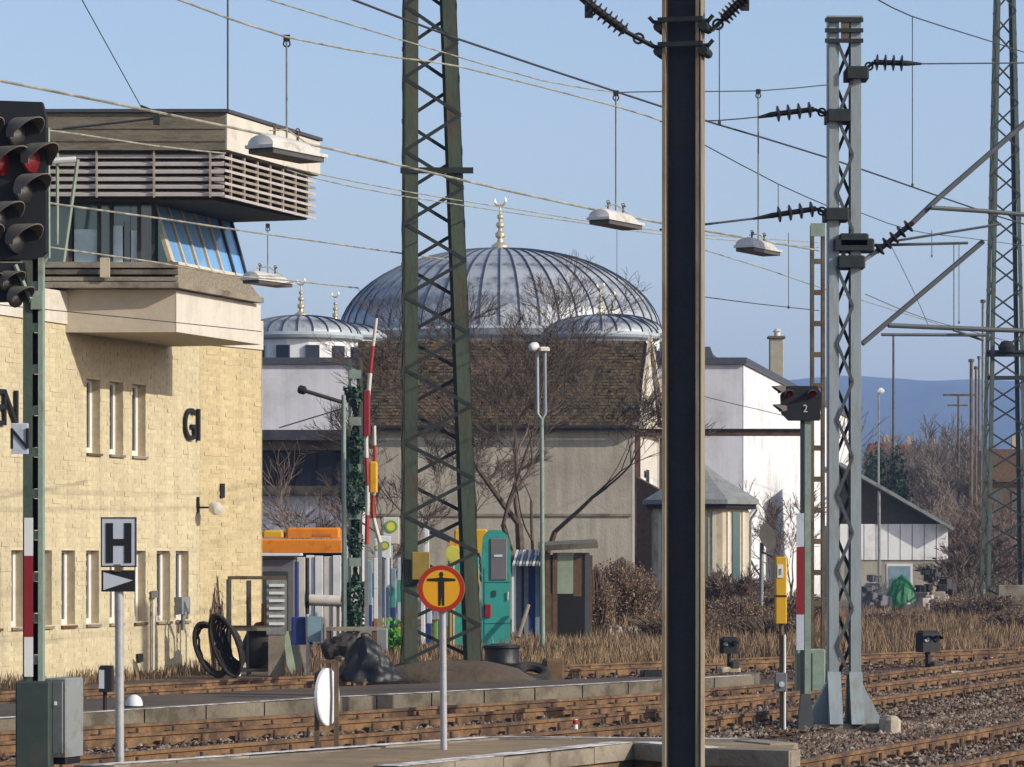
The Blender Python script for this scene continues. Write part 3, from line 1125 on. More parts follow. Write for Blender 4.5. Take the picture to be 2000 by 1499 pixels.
obj('lintel', M().box(((xa + xb) / 2, LD + 3.9, Z(880, LD)), xb - xa, 8.2, Z(862, LD) - Z(880, LD)), K['conc'], low)
obj('roof_fascia', M().box(((xa + xb) / 2, LD + 3.6, Z(862, LD) + .003), xb - xa + .5, 9, Z(842, LD) - Z(862, LD)), K['roofedge'], low)

# ------------------------------------------------------------------ old gabled hall with tiled roof
HD = 125.0
hall = thing('gabled_hall', 'old grey rendered hall with steep mossy brown tiled roof below the big dome', 'building', (X(970, HD), HD, 0))
ax_ = V((1.2, 8, 0)).normalized()
f0, f1 = V((X(703, HD), HD, 0)), V((X(1233, HD), HD, 0))
b0, b1 = f0 + ax_ * 8, f1 + ax_ * 8
ze, zr = Z(828, HD), Z(667, 129)
m = M().prism([tuple(q[:2]) for q in (f0, f1, b1, b0)], 0, ze)
hw = obj('wall', m, K['greywall'], hall)
r0_, r1_ = V((X(699, 129), 129, zr)), V((X(1262, 129), 129, zr))
# gable end
m = M().slab([f1 + UP * .0, b1 + UP * 0, b1 + UP * ze, r1_ - UP * .06, f1 + UP * ze], .08)
m.v = [v + nd * .09 for v in m.v]
obj('gable_wall', m, K['fascialight'], hall)
obj('gable_panel', M().par(f1 + ax_ * 2.0 + nd * .11 + UP * .2, ax_ * 3.4, nd * .05, UP * 4.8), K['brightwhite'], hall)
for k, (s_, zz) in enumerate(((3.1, 4.1), (4.6, 1.2))):
    obj('gable_window', M().par(f1 + ax_ * s_ + nd * .17 + UP * zz, ax_ * .8, nd * .03, UP * 1.2), K['darkglass'], hall)
obj('gable_cornice', M().par(f1 - ax_ * .4 + nd * .1 + UP * (ze - .25), ax_ * 8.8, nd * .35, UP * .3), K['cream'], hall)
obj('gable_downpipe', M().tube([f1 + ax_ * 7.6 + nd * .25 + UP * .2, f1 + ax_ * 7.6 + nd * .25 + UP * ze], .07, 8), K['woodbrown'], hall)
# two roof slopes
e0, e1 = f0 + V((-.15, -.35, 0)) + UP * (ze - .1), f1 + V((.25, -.35, 0)) + UP * (ze - .1)
rf = obj('roof', M().slab([e0, e1, r1_, r0_], .1).slab([r0_, r1_, b1 + V((.3, .3, ze - .1)), b0 + V((-.1, .3, ze - .1))], .1), K['woodbrown'], hall)
# tiles on the front slope: overlapping rows of small pieces joined in one sheet
m = M()
rg = random.Random(9)
nr, ncol = 26, 74
sn = (e1 - e0).cross(r0_ - e0).normalized()
if sn.z < 0:
    sn = -sn
for j in range(nr):
    a0_, a1_ = e0.lerp(r0_, j / nr), e1.lerp(r1_, j / nr)
    up_ = (r0_ - e0) / nr
    for i in range(ncol):
        s0, s1 = (i + .04 + (.5 if j % 2 else 0)) / (ncol + .5), (i + .96 + (.5 if j % 2 else 0)) / (ncol + .5)
        p, q = a0_.lerp(a1_, s0), a0_.lerp(a1_, s1)
        l1_, l2_ = .022 + rg.uniform(0, .035) + (.06 if rg.random() < .05 else 0), .012
        m.add([p + sn * l1_, q + sn * l1_, q + up_ * 1.12 + sn * l2_, p + up_ * 1.12 + sn * l2_, p, q], [(0, 1, 2, 3), (4, 5, 1, 0)])
obj('roof_tiles', m, K['tile'], rf, kind='stuff')
m = M().beam(r1_ + V((.12, 0, .05)), e1 + V((.12, 0, .05)), .12, .2)
m.beam(r1_ + V((.15, 0, .05)), b1 + V((.4, .3, ze)), .12, .2)
obj('bargeboard', m, K['cream'], rf)
obj('gutter', M().tube([e0 + V((0, -.1, -.05)), e1 + V((0, -.1, -.05))], .09, 8), K['dark'], rf)
# rendered panels and pilaster strips of the front wall
for k in range(1):
    zz = 3.6 + k * 1.55
    obj('string_course', M().box(((f0.x + f1.x) / 2, HD - .03, zz), f1.x - f0.x, .07, .09), K['conc'], hall)

# rusty girder from the gable to a column
gird = thing('steel_girder', 'long rusty brown steel girder running past the white house wall', 'girder', (X(1572, 120), 120, 0))
ya, yb_ = Z(852, 120), Z(838, 120)
xg0, xg1 = X(1240, 120), X(1578, 120)
obj('flange', M().box(((xg0 + xg1) / 2, 120, yb_ - .05), xg1 - xg0, .22, .05), K['dark'], gird)
obj('web', M().box(((xg0 + xg1) / 2, 120, ya + .04), xg1 - xg0, .08, yb_ - ya - .09), K['rustbeam'], gird)
obj('flange', M().box(((xg0 + xg1) / 2, 120, ya), xg1 - xg0, .22, .04), K['rustbeam'], gird)
for px in (1245, 1572):
    obj('column', M().box((X(px, 120), 120.02, 0), .2, .2, ya), K['rustbeam'], gird)

# ------------------------------------------------------------------ octagonal wooden pavilion
OD = 112.0
pc = V((X(1368, OD), OD, 0))
pr = 104 * OD / F
pav = thing('octagonal_pavilion', 'cream boarded octagonal pavilion with grey sheet roof behind tan mast', 'building', pc)
zw = Z(985, OD)
obj('wall', M().lathe(pc, [(pr * .95, 0), (pr * .95, zw)], 8, ph=R(22.5)), K['cream'], pav)
for k in range(8):
    for e in (-.55, 0, .55):
        t0 = R(45 * k)
        nv = V((math.cos(t0), math.sin(t0), 0))
        tv = V((-nv.y, nv.x, 0))
        q = pc + nv * pr * .95 * math.cos(R(22.5)) + tv * e * pr * .38
        obj('window_strip' if e == 0 else 'board_batten', M().box((q.x + nv.x * .01, q.y + nv.y * .01, .35), .06, .34 if e == 0 else .12, zw - .6, t0), K['greenglass'] if e == 0 else K['fascialight'], pav)
rfp = obj('roof', M().lathe(pc, [(pr * 1.16, zw - .02), (pr * 1.16, zw + .12), (pr * .5, zw + .75), (0, zw + 1.35)], 8, ph=R(22.5)), K['slate'], pav)
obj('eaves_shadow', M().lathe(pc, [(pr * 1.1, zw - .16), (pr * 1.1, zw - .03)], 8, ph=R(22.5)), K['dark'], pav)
obj('gutter_pipe', M().tube([V((X(1475, OD), OD, zw)), V((X(1478, OD), OD, zw - .2)), V((X(1466, OD), OD, zw - .5)), V((X(1464, OD), OD, 0))], .04, 6), K['cabgrey'], pav)

# wooden shed wing of the pavilion towards the hall
shd = obj('plank_lean_to', M().slab([P(1246, 1135, 116), P(1300, 1150, 115), P(1300, 960, 115), P(1246, 930, 116)], .12), K['woodbrown'])
shd.data.transform(Matrix.Translation((0, 1.5, 0)))
tag(shd, 'brown plank screen standing between old hall gable and pavilion', 'screen')

# ------------------------------------------------------------------ white clad house with dark gable on the right
ED = 158.0
eh = thing('white_clad_house', 'white panel clad house with dark gable and pale sloping roof edge by the scrap', 'house', (X(1760, ED), ED, 0))
xa, xb = X(1640, ED), X(1852, ED)
zw = Z(1024, ED)
obj('wall', M().box(((xa + xb) / 2, ED + 4, 0), xb - xa - .1, 8, zw), K['greywall'], eh)
npn = 9
for i in range(npn):
    wv = (xb - xa) / npn
    obj('wall_panel', M().box((xa + wv * (i + .5), ED - .03, Z(1094, ED)), wv - .04, .06, zw - Z(1094, ED)), K['brightwhite'], eh)
gx = X(1640, ED)
m = M().prism([(gx, zw), (xb + .1, zw), (gx, Z(912, ED))], 0, .2)
m.v = [V((v.x, ED + .1 + v.z, v.y)) for v in m.v]
obj('gable', m, K['soffit'], eh)
obj('roof_verge', M().beam(P(1640, 906, ED - .5), P(1862, 1034, ED - .5), .5, .14), K['cabgrey'], eh)
obj('roof', M().slab([P(1640, 904, ED - .4), P(1862, 1031, ED - .4), P(1862, 1031, ED - .4) + V((0, 9, 0)), P(1640, 904, ED - .4) + V((0, 9, 0))], .12), K['slate'], eh)
obj('window', M().box((X(1757, ED), ED - .02, Z(1148, ED)), .95, .08, .95), K['paleblue'], eh)
obj('window_frame', M().box((X(1757, ED), ED + .0, Z(1151, ED)), 1.15, .06, 1.12), K['white'], eh)
obj('corner_pipe', M().tube([P(1717, 960, ED - .6), P(1717, 1130, ED - .6)], .07, 8), K['cabgrey'], eh)

# ------------------------------------------------------------------ lattice masts
def lattice(t, c, h, w0, w1, half, leg_w, mt_leg, mt_brace, rz=0.0, bt=.012, bw=.06, zlow=0.0, foot=None, lean=0.0):
    """four angle-iron legs, zigzag lacing on four faces; c base centre, w0/w1 width at base/top"""
    c = V(c)
    cs, sn_ = math.cos(rz), math.sin(rz)

    def loc(x, y, z):
        return c + V((x * cs - y * sn_ + lean * z, x * sn_ + y * cs, z))

    def wd(z):
        return (w0 + (w1 - w0) * z / h) / 2
    for sx in (-1, 1):
        for sy in (-1, 1):
            m = M()
            a, b = loc(sx * wd(0), sy * wd(0), zlow), loc(sx * wd(h), sy * wd(h), h)
            ex, ey = loc(1, 0, 0) - loc(0, 0, 0), loc(0, 1, 0) - loc(0, 0, 0)
            for e, tdir in ((ex * -sx, ey * -sy), (ey * -sy, ex * -sx)):
                lw = leg_w
                vs = [a, a + e * lw, a + e * lw + tdir * .016, a + tdir * .016]
                m.add(vs + [q + (b - a) for q in vs], [(0, 1, 2, 3), (7, 6, 5, 4), (0, 4, 5, 1), (1, 5, 6, 2), (2, 6, 7, 3), (3, 7, 4, 0)])
            lg = obj('leg', m, mt_leg, t)
            if foot:
                obj('leg_foot', M().bbox(loc(sx * (wd(0) - .05), sy * (wd(0) - .05), -.05), .3, .3, foot, rz, .03), K['rustred'], lg)
    nseg = int(h / half)
    for face in range(4):
        for k in range(nseg):
            za, zb_ = k * half + zlow, (k + 1) * half + zlow
            if zb_ > h:
                break
            s = 1 if (k + face // 2) % 2 else -1
            wa, wb = wd(za), wd(zb_)
            if face == 0:
                a, b = loc(-s * wa, -wa, za), loc(s * wb, -wb, zb_)
            elif face == 1:
                a, b = loc(wa, -s * wa, za), loc(wb, s * wb, zb_)
            elif face == 2:
                a, b = loc(-s * wa, wa, za), loc(s * wb, wb, zb_)
            else:
                a, b = loc(-wa, -s * wa, za), loc(-wb, s * wb, zb_)
            nrm = [loc(0, -1, 0), loc(1, 0, 0), loc(0, 1, 0), loc(-1, 0, 0)][face] - c
            obj('brace', M().beam(a, b, bw, bt, nrm), mt_brace, t)


lm_c = V((X(862, 55.5), 55.5, 0))
lm = thing('lattice_mast', 'tapering green rust streaked lattice mast on earth mound beside round warning sign', 'mast', lm_c)
lattice(lm, lm_c, 13.2, 1.22, .70, .56, .215, K['mastgreen'], K['brace'], R(4), .014, .055, .0, .35, -.0175)
for zz in (8.1,):
    obj('cross_bar', M().beam(lm_c + V((-.62, -.46, zz)), lm_c + V((.5, -.46, zz)), .06, .09), K['brace'], lm)
obj('mast_plate', M().bbox((X(822, 54.8), 54.8, Z(1132, 54.8)), .28, .03, .42, 0, .014), K['dullyellow'], lm, label='dull yellow blank plate bolted to mast leg')
md = M()
for i in range(9):
    pass
mound = obj('earth_mound', M().blob(lm_c + V((.15, -.5, .22)), 1.3, 1.0, .36, random.Random(4), 30, 14, .05), K['soil'], smooth=True)
tag(mound, 'low mound of dark earth heaped round the lattice mast foot', 'mound')

rt_c = V((X(1962, 143), 143, 0))
rt = thing('lattice_tower', 'tall slender lattice tower standing in weeds at end of the catenary spans', 'tower', rt_c)
lattice(rt, rt_c, 25.5, 1.75, .72, .92, .16, K['greensteel'], K['brace'], R(2), .014, .07)
for py in (1040 - 345, 740, 690):
    zz = Z(py, 143)
    obj('cross_bar', M().beam(rt_c + V((-.8, -.62, zz)), rt_c + V((.8, -.62, zz)), .1, .16), K['brace'], rt)
obj('tower_lamp', M().lathe(P(1966, 678, 142.2), [(.02, -.25), (.3, -.2), (.34, 0), (.2, .22), (0, .26)], 12), K['dark'], rt, True)
obj('base_box', M().bbox((X(1975, 142), 142, Z(1180, 142)), 1.1, .6, .75, 0, .03), K['conc'], rt)

# ------------------------------------------------------------------ tan wide-flange mast in the foreground
HM = 26.2
hm_c = V((X(1335, HM), HM, 0))
hm = thing('wide_flange_mast', 'tan painted wide flange steel mast with web coloured dark blue for shade in foreground', 'mast', hm_c)
wf, hf = .26, .272
ht = 9.0
rzm = R(-13)
ex, ey = V((math.cos(rzm), math.sin(rzm), 0)), V((-math.sin(rzm), math.cos(rzm), 0))


def hmp(x, y, z):
    return hm_c + ex * x + ey * y + UP * z


for s in (-1, 1):
    obj('flange', M().par(hmp(s * hf / 2 - (.024 if s > 0 else 0), -wf / 2, -.1), ex * .024, ey * wf, UP * ht), K['hmast'], hm)
obj('web', M().par(hmp(-hf / 2 + .024, -.008, -.1), ex * (hf - .048), ey * .016, UP * ht), K['shadesteel'], hm)
obj('footing', M().bbox(hmp(0, 0, 0) - UP * .1, .8, .8, .55, rzm, .04), K['conc'], hm)
for py in (48, 96):
    z_ = Z(py, HM)
    m = M()
    m.par(hmp(-hf / 2 - .03, -wf / 2 - .02, z_), ex * (hf + .06), ey * .02, UP * .035)
    m.par(hmp(-hf / 2 - .03, wf / 2, z_), ex * (hf + .06), ey * .02, UP * .035)
    for sg_ in (-1, 1):
        m.tube([hmp(sg_ * hf / 2, -.1, z_), hmp(sg_ * (hf / 2 + .07), -.1, z_ + .01), hmp(sg_ * (hf / 2 + .10), -.1, z_ + .045)], .016, 6)
        m.tube([hmp(sg_ * (hf / 2 + .03), -.14, z_ - .03), hmp(sg_ * (hf / 2 + .03), .1, z_ - .03)], .035, 8)
    obj('clamp_band', m, K['brace'], hm)
bolts = M()
for zz in (1.05, 1.17, Z(760, HM), Z(744, HM)):
    for xx in (-.09, .09):
        bolts.lathe(hmp(xx, -.008, zz), [(.014, 0), (.014, .012), (.008, .016), (0, .016)], 6, -ey)
obj('bolt_heads', bolts, K['brace'], hm, kind='stuff')
obj('earth_cable', M().tube([hmp(.145, -.13, .5), hmp(.142, -.12, 2.2), hmp(.146, -.125, 4.4), hmp(.142, -.12, 7.5)], .008, 6), K['brace'], hm)
obj('cap_plate', M().par(hmp(-.2, -.2, ht - .1), ex * .4, ey * .4, UP * .03), K['hmast'], hm)


def insulator(a, b, nd_=6, rd=.06, core=.022, name='insulator', parent=None, twist=None):
    a, b = V(a), V(b)
    L_ = (b - a).length
    prof = [(core, 0)]
    for k in range(nd_):
        z = L_ * (k + .5) / nd_
        w_ = L_ / nd_
        prof += [(core, z - w_ * .30), (rd, z - w_ * .12), (rd, z + w_ * .02), (core, z + w_ * .12)]
    prof.append((core, L_))
    return obj(name, M().lathe(a, prof, 10, (b - a)), K['insul'], parent, True)


# tension insulators at the top of the tan mast
for pts, lab in ((((1278, 92), (1222, 62), (1150, 8), (1128, -12)), 'brown ribbed tension insulator hanging off tan mast over round sign side'),
                 (((1390, 60), (1412, 38), (1455, -6), (1500, -50)), 'brown ribbed strut insulator rising from tan mast towards grey twin mast')):
    Dd = HM - .05
    q = [P(a, b, Dd) for a, b in pts]
    t = thing('tension_insulator', lab, 'insulator', q[0])
    obj('clevis', M().tube([q[0], q[1]], .018, 6).ring(q[0].lerp(q[1], .55), V((0, 1, 0)), .035, .01, 12, 5), K['brace'], t)
    insulator(q[1], q[2], 7, .062, .03, 'ribbed_rod', t)
    obj('end_fitting', M().tube([q[2], q[3]], .03, 6).box(q[2] - UP * .1, .06, .05, .14), K['brace'], t)

# ------------------------------------------------------------------ grey twin-channel mast
TD = 44.2
gm_c = V((X(1650, TD), TD, 0))
gm = thing('twin_channel_mast', 'grey galvanised twin channel mast with lacing on concrete foundation', 'mast', gm_c)
ztop = Z(38, TD)
for s, px in ((-1, 1627), (1, 1669)):
    xc = X(px, TD)
    lean = (X(1643 if s < 0 else 1662, TD) - xc) * .0
    m = M()
    # channel section: web facing the viewer side, two flanges
    m.box((xc + s * .062, TD, .12), .014, .28, ztop - .12)
    m.box((xc, TD - .145, .12), .12, .014, ztop - .12)
    m.box((xc, TD + .145, .12), .12, .014, ztop - .12)
    obj('channel', m, K['galv'], gm)
    m = M()
    for e in (-1, 1):
        m.add([V((xc - .08, TD + e * .16, .12)), V((xc + .08, TD + e * .16, .12)), V((xc + .08, TD + e * .5, .12)), V((xc - .08, TD + e * .5, .12)), V((xc - .08, TD + e * .16, .75)), V((xc + .08, TD + e * .16, .75))], [(0, 1, 2, 3), (0, 4, 5, 1), (3, 2, 5, 4), (0, 3, 4), (1, 5, 2)])
    m.add([V((xc + s * .08, TD - .1, .12)), V((xc + s * .34, TD - .1, .12)), V((xc + s * .08, TD - .1, .62)), V((xc + s * .08, TD + .1, .12)), V((xc + s * .34, TD + .1, .12)), V((xc + s * .08, TD + .1, .62))], [(0, 1, 2), (5, 4, 3), (0, 3, 4, 1), (1, 4, 5, 2)])
    obj('foot_gusset', m, K['galv'], gm)
xl, xr = X(1633, TD), X(1663, TD)
nz_ = 17
for k in range(nz_):
    za, zb_ = .6 + k * (ztop - .9) / nz_, .6 + (k + 1) * (ztop - .9) / nz_
    for yy, s in ((TD - .16, k % 2), (TD + .16, (k + 1) % 2)):
        a, b = V((xl if s else xr, yy, za)), V((xr if s else xl, yy, zb_))
        obj('lacing_bar', M().beam(a, b, .04, .012, V((0, 1, 0))), K['galvdark'], gm)  # bars darkened to carry the shade between the channels
m = M().box((X(1648, TD), TD - .17, Z(88, TD)), .1, .02, .3)
obj('top_plate', m, K['brownsteel'], gm)
for py in (48, 68, 88):
    obj('bolt_row', M().box((X(1646, TD), TD - .18, Z(py, TD)), .47, .03, .05), K['brace'], gm)
obj('cap_plate', M().box((X(1648, TD), TD, ztop), .44, .34, .02), K['galv'], gm)
for px, py, wd_ in ((1672, 145, .28), (1636, 228, .3), (1632, 420, .3), (1665, 470, .36), (1660, 513, .34), (1665, 480, .5)):
    obj('clamp', M().bbox((X(px, TD), TD, Z(py, TD) - .08), wd_, .46, .15, 0, .02), K['brace'], gm)
fd = M().bbox((X(1662, TD), TD, -.15), .95, .9, .27, 0, .04)
obj('foundation', fd, K['conc'], gm)
obj('foundation_cap', M().bbox((X(1738, 43.6), 43.6, -.05), .2, .3, .28, .3, .05), K['conclight'], gm)

# old brown ladder mast behind it
BD = 60.0
bm_c = V((X(1596, BD), BD, 0))
bmst = thing('ladder_mast', 'slim brown batten plate mast just behind the grey twin mast', 'mast', bm_c)
bt_ = Z(440, BD)
for px in (1586, 1607):
    obj('channel', M().box((X(px, BD), BD, 0), .055, .22, bt_), K['brownsteel'], bmst)
for k in range(15):
    zz = .3 + k * .52
    if zz < bt_ - .1:
        obj('batten_plate', M().box((bm_c.x, BD - .1, zz), .16, .012, .09), K['brownsteel'], bmst)
obj('head_plate', M().box((bm_c.x, BD - .115, bt_ - .2), .24, .012, .22), K['greenlit'], bmst)

# ------------------------------------------------------------------ wires
def plan(a, b):
    (pa, Da), (pb, Db) = a, b
    A, B = V((X(pa, Da), Da, 0)), V((X(pb, Db), Db, 0))
    d = (B - A)

    def at(px, py):
        k = (px - 1000) / F
        t = (k * A.y - A.x) / (d.x - k * d.y)
        q = A + d * t
        return P(px, py, q.y)
    return at


def wire(label, a, b, pts, r=.011, mt='wirepale', group=None, name='overhead_wire'):
    at = plan(a, b)
    q = [at(*p) for p in pts]
    # the wires go on beyond the picture to masts that are out of view
    if pts[0][0] < 60 or pts[0][1] < 0:
        q = [q[0] + (q[0] - q[1]).normalized() * 14] + q
    if pts[-1][0] > 1900:
        q = q + [q[-1] + (q[-1] - q[-2]).normalized() * 45]
    q3 = spl(q, 2.5) if len(q) > 2 else q
    o = obj(name, M().tube(q3, r, 6), K[mt])
    return tag(o, label, 'wire', group), at


wire('pale twisted contact wire running past the louvres to the tan mast', (0, 31), (1290, 44), [(-200, 112), (0, 158), (270, 212), (640, 290), (1000, 375), (1290, 436), (1446, 463), (1600, 490)], .013)
_, at2 = wire('dark messenger wire crossing the sky from lattice mast to lattice tower', (690, 34.4), (1925, 55.5), [(560, -46), (690, 0), (890, 75), (1205, 180), (1400, 243), (1615, 308), (1925, 415), (2080, 462)], .012, 'wiredark')
_, at3 = wire('pale sagging catenary wire carrying the lamp hung before the tower roof', (350, 29), (1615, 48), [(200, -55), (350, 0), (560, 73), (790, 115), (900, 131), (1205, 209), (1290, 236)], .009)
wire('pale upper catenary wire dipping behind lattice mast', (525, 36), (1205, 45), [(400, -40), (525, 0), (790, 80), (1060, 158), (1205, 181)], .008)
wire('thin cross span wire from tan mast level to grey twin mast', (1205, 45), (1615, 47), [(1205, 181), (1300, 179), (1480, 178), (1617, 166)], .008, 'wiredark')
GRP = 'thin pale contact wires in the middle distance'
for lab, a, b, pts, r_, mt in (
    ('thin pale wire passing just under the dome finial, upper of a pair', (620, 50), (1290, 64), [(560, 325), (620, 340), (790, 374), (1000, 408), (1290, 452), (1600, 474)], .009, 'wirepale'),
    ('thin pale wire passing just under the dome finial, lower of a pair', (620, 49), (1290, 63), [(560, 332), (630, 352), (790, 384), (1150, 438), (1290, 458), (1600, 484)], .009, 'wirepale'),
    ('pale wire crossing the dark cab windows of the tower', (95, 40), (790, 56), [(-80, 370), (130, 402), (320, 428), (500, 455), (790, 496), (905, 512)], .012, 'wirepale'),
    ('pale wire running along the cab parapet to small hanging lamp', (95, 42), (560, 52), [(-60, 455), (95, 483), (300, 512), (450, 538), (560, 548), (700, 563)], .011, 'wirepale'),
    ('pale thin wire over the roof fascia of the signal tower', (0, 34), (440, 40), [(-100, 225), (0, 243), (150, 262), (300, 285), (440, 300)], .009, 'wirepale'),
    ('thin wire crossing the beige oriel of the tower', (90, 45), (510, 54), [(-60, 590), (90, 605), (340, 630), (510, 648)], .007, 'wiredark'),
    ('thin dark wire from tan mast down to grey twin mast past lamps', (1375, 50), (1615, 56), [(1300, 238), (1375, 283), (1520, 360), (1615, 402)], .008, 'wiredark'),
    ('sloping thin wire right of tan mast below the lamps', (1375, 55), (1700, 68), [(1300, 462), (1380, 490), (1500, 527), (1580, 555), (1700, 592), (1860, 642)], .009, 'wirepale'),
    ('lowest thin wire between tan mast and ladder mast', (1375, 60), (1600, 68), [(1300, 571), (1380, 581), (1480, 594), (1600, 607)], .009, 'wiredark'),
    ('thin wire sloping across the white mosque corner', (1375, 70), (1620, 80), [(1300, 748), (1380, 776), (1480, 800), (1580, 824)], .008, 'wiredark'),
    ('dark wire high above grey twin mast towards lattice tower', (1715, 46), (1925, 54), [(1640, -34), (1715, 0), (1780, 32), (1925, 78), (2060, 122)], .009, 'wiredark'),
    ('level wire from top insulator of grey twin mast to lattice tower', (1790, 48), (2000, 50), [(1790, 125), (1930, 124), (2280, 121)], .011, 'wiredark'),
    ('slack wire from left upper insulator of twin mast behind tan mast', (1290, 44), (1490, 46.5), [(1290, 238), (1400, 236), (1490, 228)], .010, 'wiredark'),
    ('slack wire from left lower insulator of twin mast behind tan mast', (1290, 44), (1500, 46.5), [(1290, 449), (1400, 436), (1500, 424)], .016, 'wiredark'),
    ('fine stay wire falling from the sky to the tower roof', (160, 40), (275, 48), [(120, -72), (160, 0), (275, 208)], .007, 'wiredark'),
    ('pale far catenary wire behind twin mast cantilever', (1690, 70), (1925, 90), [(1640, 400), (1780, 450), (1925, 470)], .009, 'wiredark'),
    ('thin far wire in front of the wooded hills', (1700, 110), (1930, 140), [(1690, 575), (1800, 620), (1925, 655)], .012, 'wiredark'),
    ('slanting thin stay wire behind the cantilever tubes', (1740, 75), (1815, 75), [(1740, 480), (1780, 560), (1815, 640)], .008, 'wiredark'),
):
    wire(lab, a, b, pts, r_, mt)
# dark diagonal bracket arm in front of the tower roof
br = thing('bracket_arm', 'dark steady arm with clamp in front of tower roof fascia', 'bracket', P(300, 236, 40))
obj('arm', M().tube([P(122, 252, 40), P(300, 232, 40)], .014, 6), K['wiredark'], br)
obj('clamp', M().tube([P(275, 208, 40), P(310, 222, 40), P(308, 240, 40)], .02, 6).box(P(306, 244, 40), .07, .06, .1), K['brace'], br)

# droppers (thin vertical hangers)
for px, pa, pb, D, lab, r_ in (
    (445, -20, 216, 52, 'faint vertical hanger wire ending above tower roof corner', .014),
    (1405, 40, 240, 36, 'thin vertical dropper right of the tan mast top', .006),
    (1520, 360, 418, 50, 'short dropper above lower left insulator of twin mast', .006),
    (1540, 455, 600, 60, 'thin dropper left of ladder mast head', .006),
    (1782, 34, 362, 49, 'long vertical dropper right of grey twin mast', .007),
    (1820, 450, 500, 75, 'short far dropper under cantilever tube', .008),
    (1863, 475, 640, 75, 'far vertical dropper between cantilever tubes', .010),
    (1873, 475, 630, 76, 'second far vertical dropper between cantilever tubes', .008),
    (1205, 450, 545, 62, 'thin dropper between lamp and dome edge', .005),
):
    o = obj('dropper', M().tube([P(px, pa, D), P(px, pb, D)], r_, 5).box(P(px, pb, D) - UP * .03, .03, .03, .05), K['wiredark'])
    tag(o, lab, 'wire')

# hanging lamps
def lamp(px, py, D, pxw, hang, lab):
    """px,py centre of the housing's lower rim; long axis recedes to the right"""
    c = P(px, py, D)
    t = thing('hanging_lamp', lab, 'lamp', c, 'lamps hung over the tracks')
    ang = R(27)
    L_ = 1.45
    dx = V((math.sin(ang), math.cos(ang), 0))
    s = pxw * D / F / (L_ * math.sin(ang) + .30)
    n_, k = 9, 8
    prof = [(-.5, .0), (-.47, .8), (-.36, 1.0), (.25, .85), (.45, .5), (.5, .25)]
    sd_ = V((dx.y, -dx.x, 0))
    m = M()
    for u_, q in prof:
        for j in range(n_):
            a_ = math.pi * j / (n_ - 1)
            m.v.append(c + dx * u_ * L_ * s + sd_ * .20 * s * math.cos(a_) * (q + .15 if q < .8 else 1) + UP * (.03 + .17 * s * math.sin(a_) * q))
    for i in range(len(prof) - 1):
        for j in range(n_ - 1):
            a_ = i * n_ + j
            m.f.append((a_, a_ + n_, a_ + n_ + 1, a_ + 1))
    obj('housing', m, K['alu'], t, True)
    m = M().par(c - dx * .5 * L_ * s - sd_ * .215 * s, dx * L_ * s, sd_ * .43 * s, UP * .03)
    obj('rim', m, K['alu'], t)
    m = M().par(c - dx * .46 * L_ * s - sd_ * .19 * s - UP * .045, dx * .92 * L_ * s, sd_ * .38 * s, UP * .044)
    obj('diffuser', m, K['lampglass'], t)
    for u_ in (-.22, .2):
        q = c + dx * u_ * L_ * s + UP * .2 * s
        obj('hanger_lug', M().tube([q, q + UP * .12 * s, q + UP * .12 * s + dx * .05], .02 * s, 6).ring(q + UP * .14 * s, V((0, 1, 0)), .022 * s, .009 * s, 10, 5), K['brownsteel'], t)
    obj('bridle', M().tube([c + dx * -.3 * L_ * s + UP * .26 * s, c + UP * .32 * s, c + dx * .4 * L_ * s + UP * .18 * s], .012 * s, 5), K['wirepale'], t)
    if hang:
        top = P(px, hang, D)
        obj('hanger_wire', M().tube([c + UP * .2 * s, top], .011, 6), K['cabgrey'], t)
        obj('hanger_clip', M().ring(top - UP * .06, V((0, 1, 0)), .03, .008, 12, 5).box(top - UP * .03, .06, .05, .05), K['brace'], t)


lamp(560, 300, 33.0, 140, 73, 'aluminium lamp hanging in front of the signal tower roof')
lamp(1203, 436, 39.6, 108, 181, 'aluminium lamp hanging between dome and tan mast')
lamp(1481, 489, 45.0, 95, 178, 'aluminium lamp hanging between tan mast and grey twin mast')
lamp(523, 552, 53.0, 92, 440, 'small aluminium lamp hanging just beside the tower cab glazing')

# cantilever arms and insulators of the grey twin mast
ct = thing('cantilever_arm', 'slanting grey cantilever tube rising from twin mast to lattice tower side', 'bracket', P(1690, 512, TD))
obj('clevis', M().tube([P(1682, 512, TD), P(1712, 492, TD)], .03, 6), K['galv'], ct)
insulator(P(1712, 492, TD), P(1782, 436, TD), 5, .09, .035, 'insulator', ct)
obj('tube', M().tube([P(1782, 436, TD), P(1830, 390, TD + .1), P(2420, -123, TD + 1.6)], .035, 8), K['galvdark'], ct)
obj('steady_tube', M().tube([P(1818, 406, TD), P(1925, 413, TD + .3), P(2420, 457, TD + 1.6)], .028, 8), K['galvdark'], ct)
obj('tie_rod', M().tube([P(1690, 480, TD), P(1890, 475, TD + .3)], .02, 6), K['galvdark'], ct)
obj('tie_rod', M().tube([P(1755, 470, TD), P(1955, 438, TD + .3)], .018, 6), K['galvdark'], ct)
ct2 = thing('cantilever_arm', 'lower dark cantilever tube sloping up from twin mast to tower lattice', 'bracket', P(1690, 668, TD + .4))
obj('tube', M().tube([P(1684, 672, TD + .3), P(1920, 472, TD + .8)], .033, 8), K['galvdark'], ct2)
obj('steady_tube', M().tube([P(1735, 636, TD + .4), P(1930, 644, TD + .8), P(2300, 656, TD + 1.6)], .03, 8), K['galvdark'], ct2)
obj('registration_tube', M().tube([P(1722, 654, TD + .4), P(1925, 655, TD + .8)], .02, 8), K['galvdark'], ct2)
obj('steady_arm', M().tube([P(1862, 645, TD + .6), P(1920, 665, TD + .9)], .016, 6), K['galvdark'], ct2)
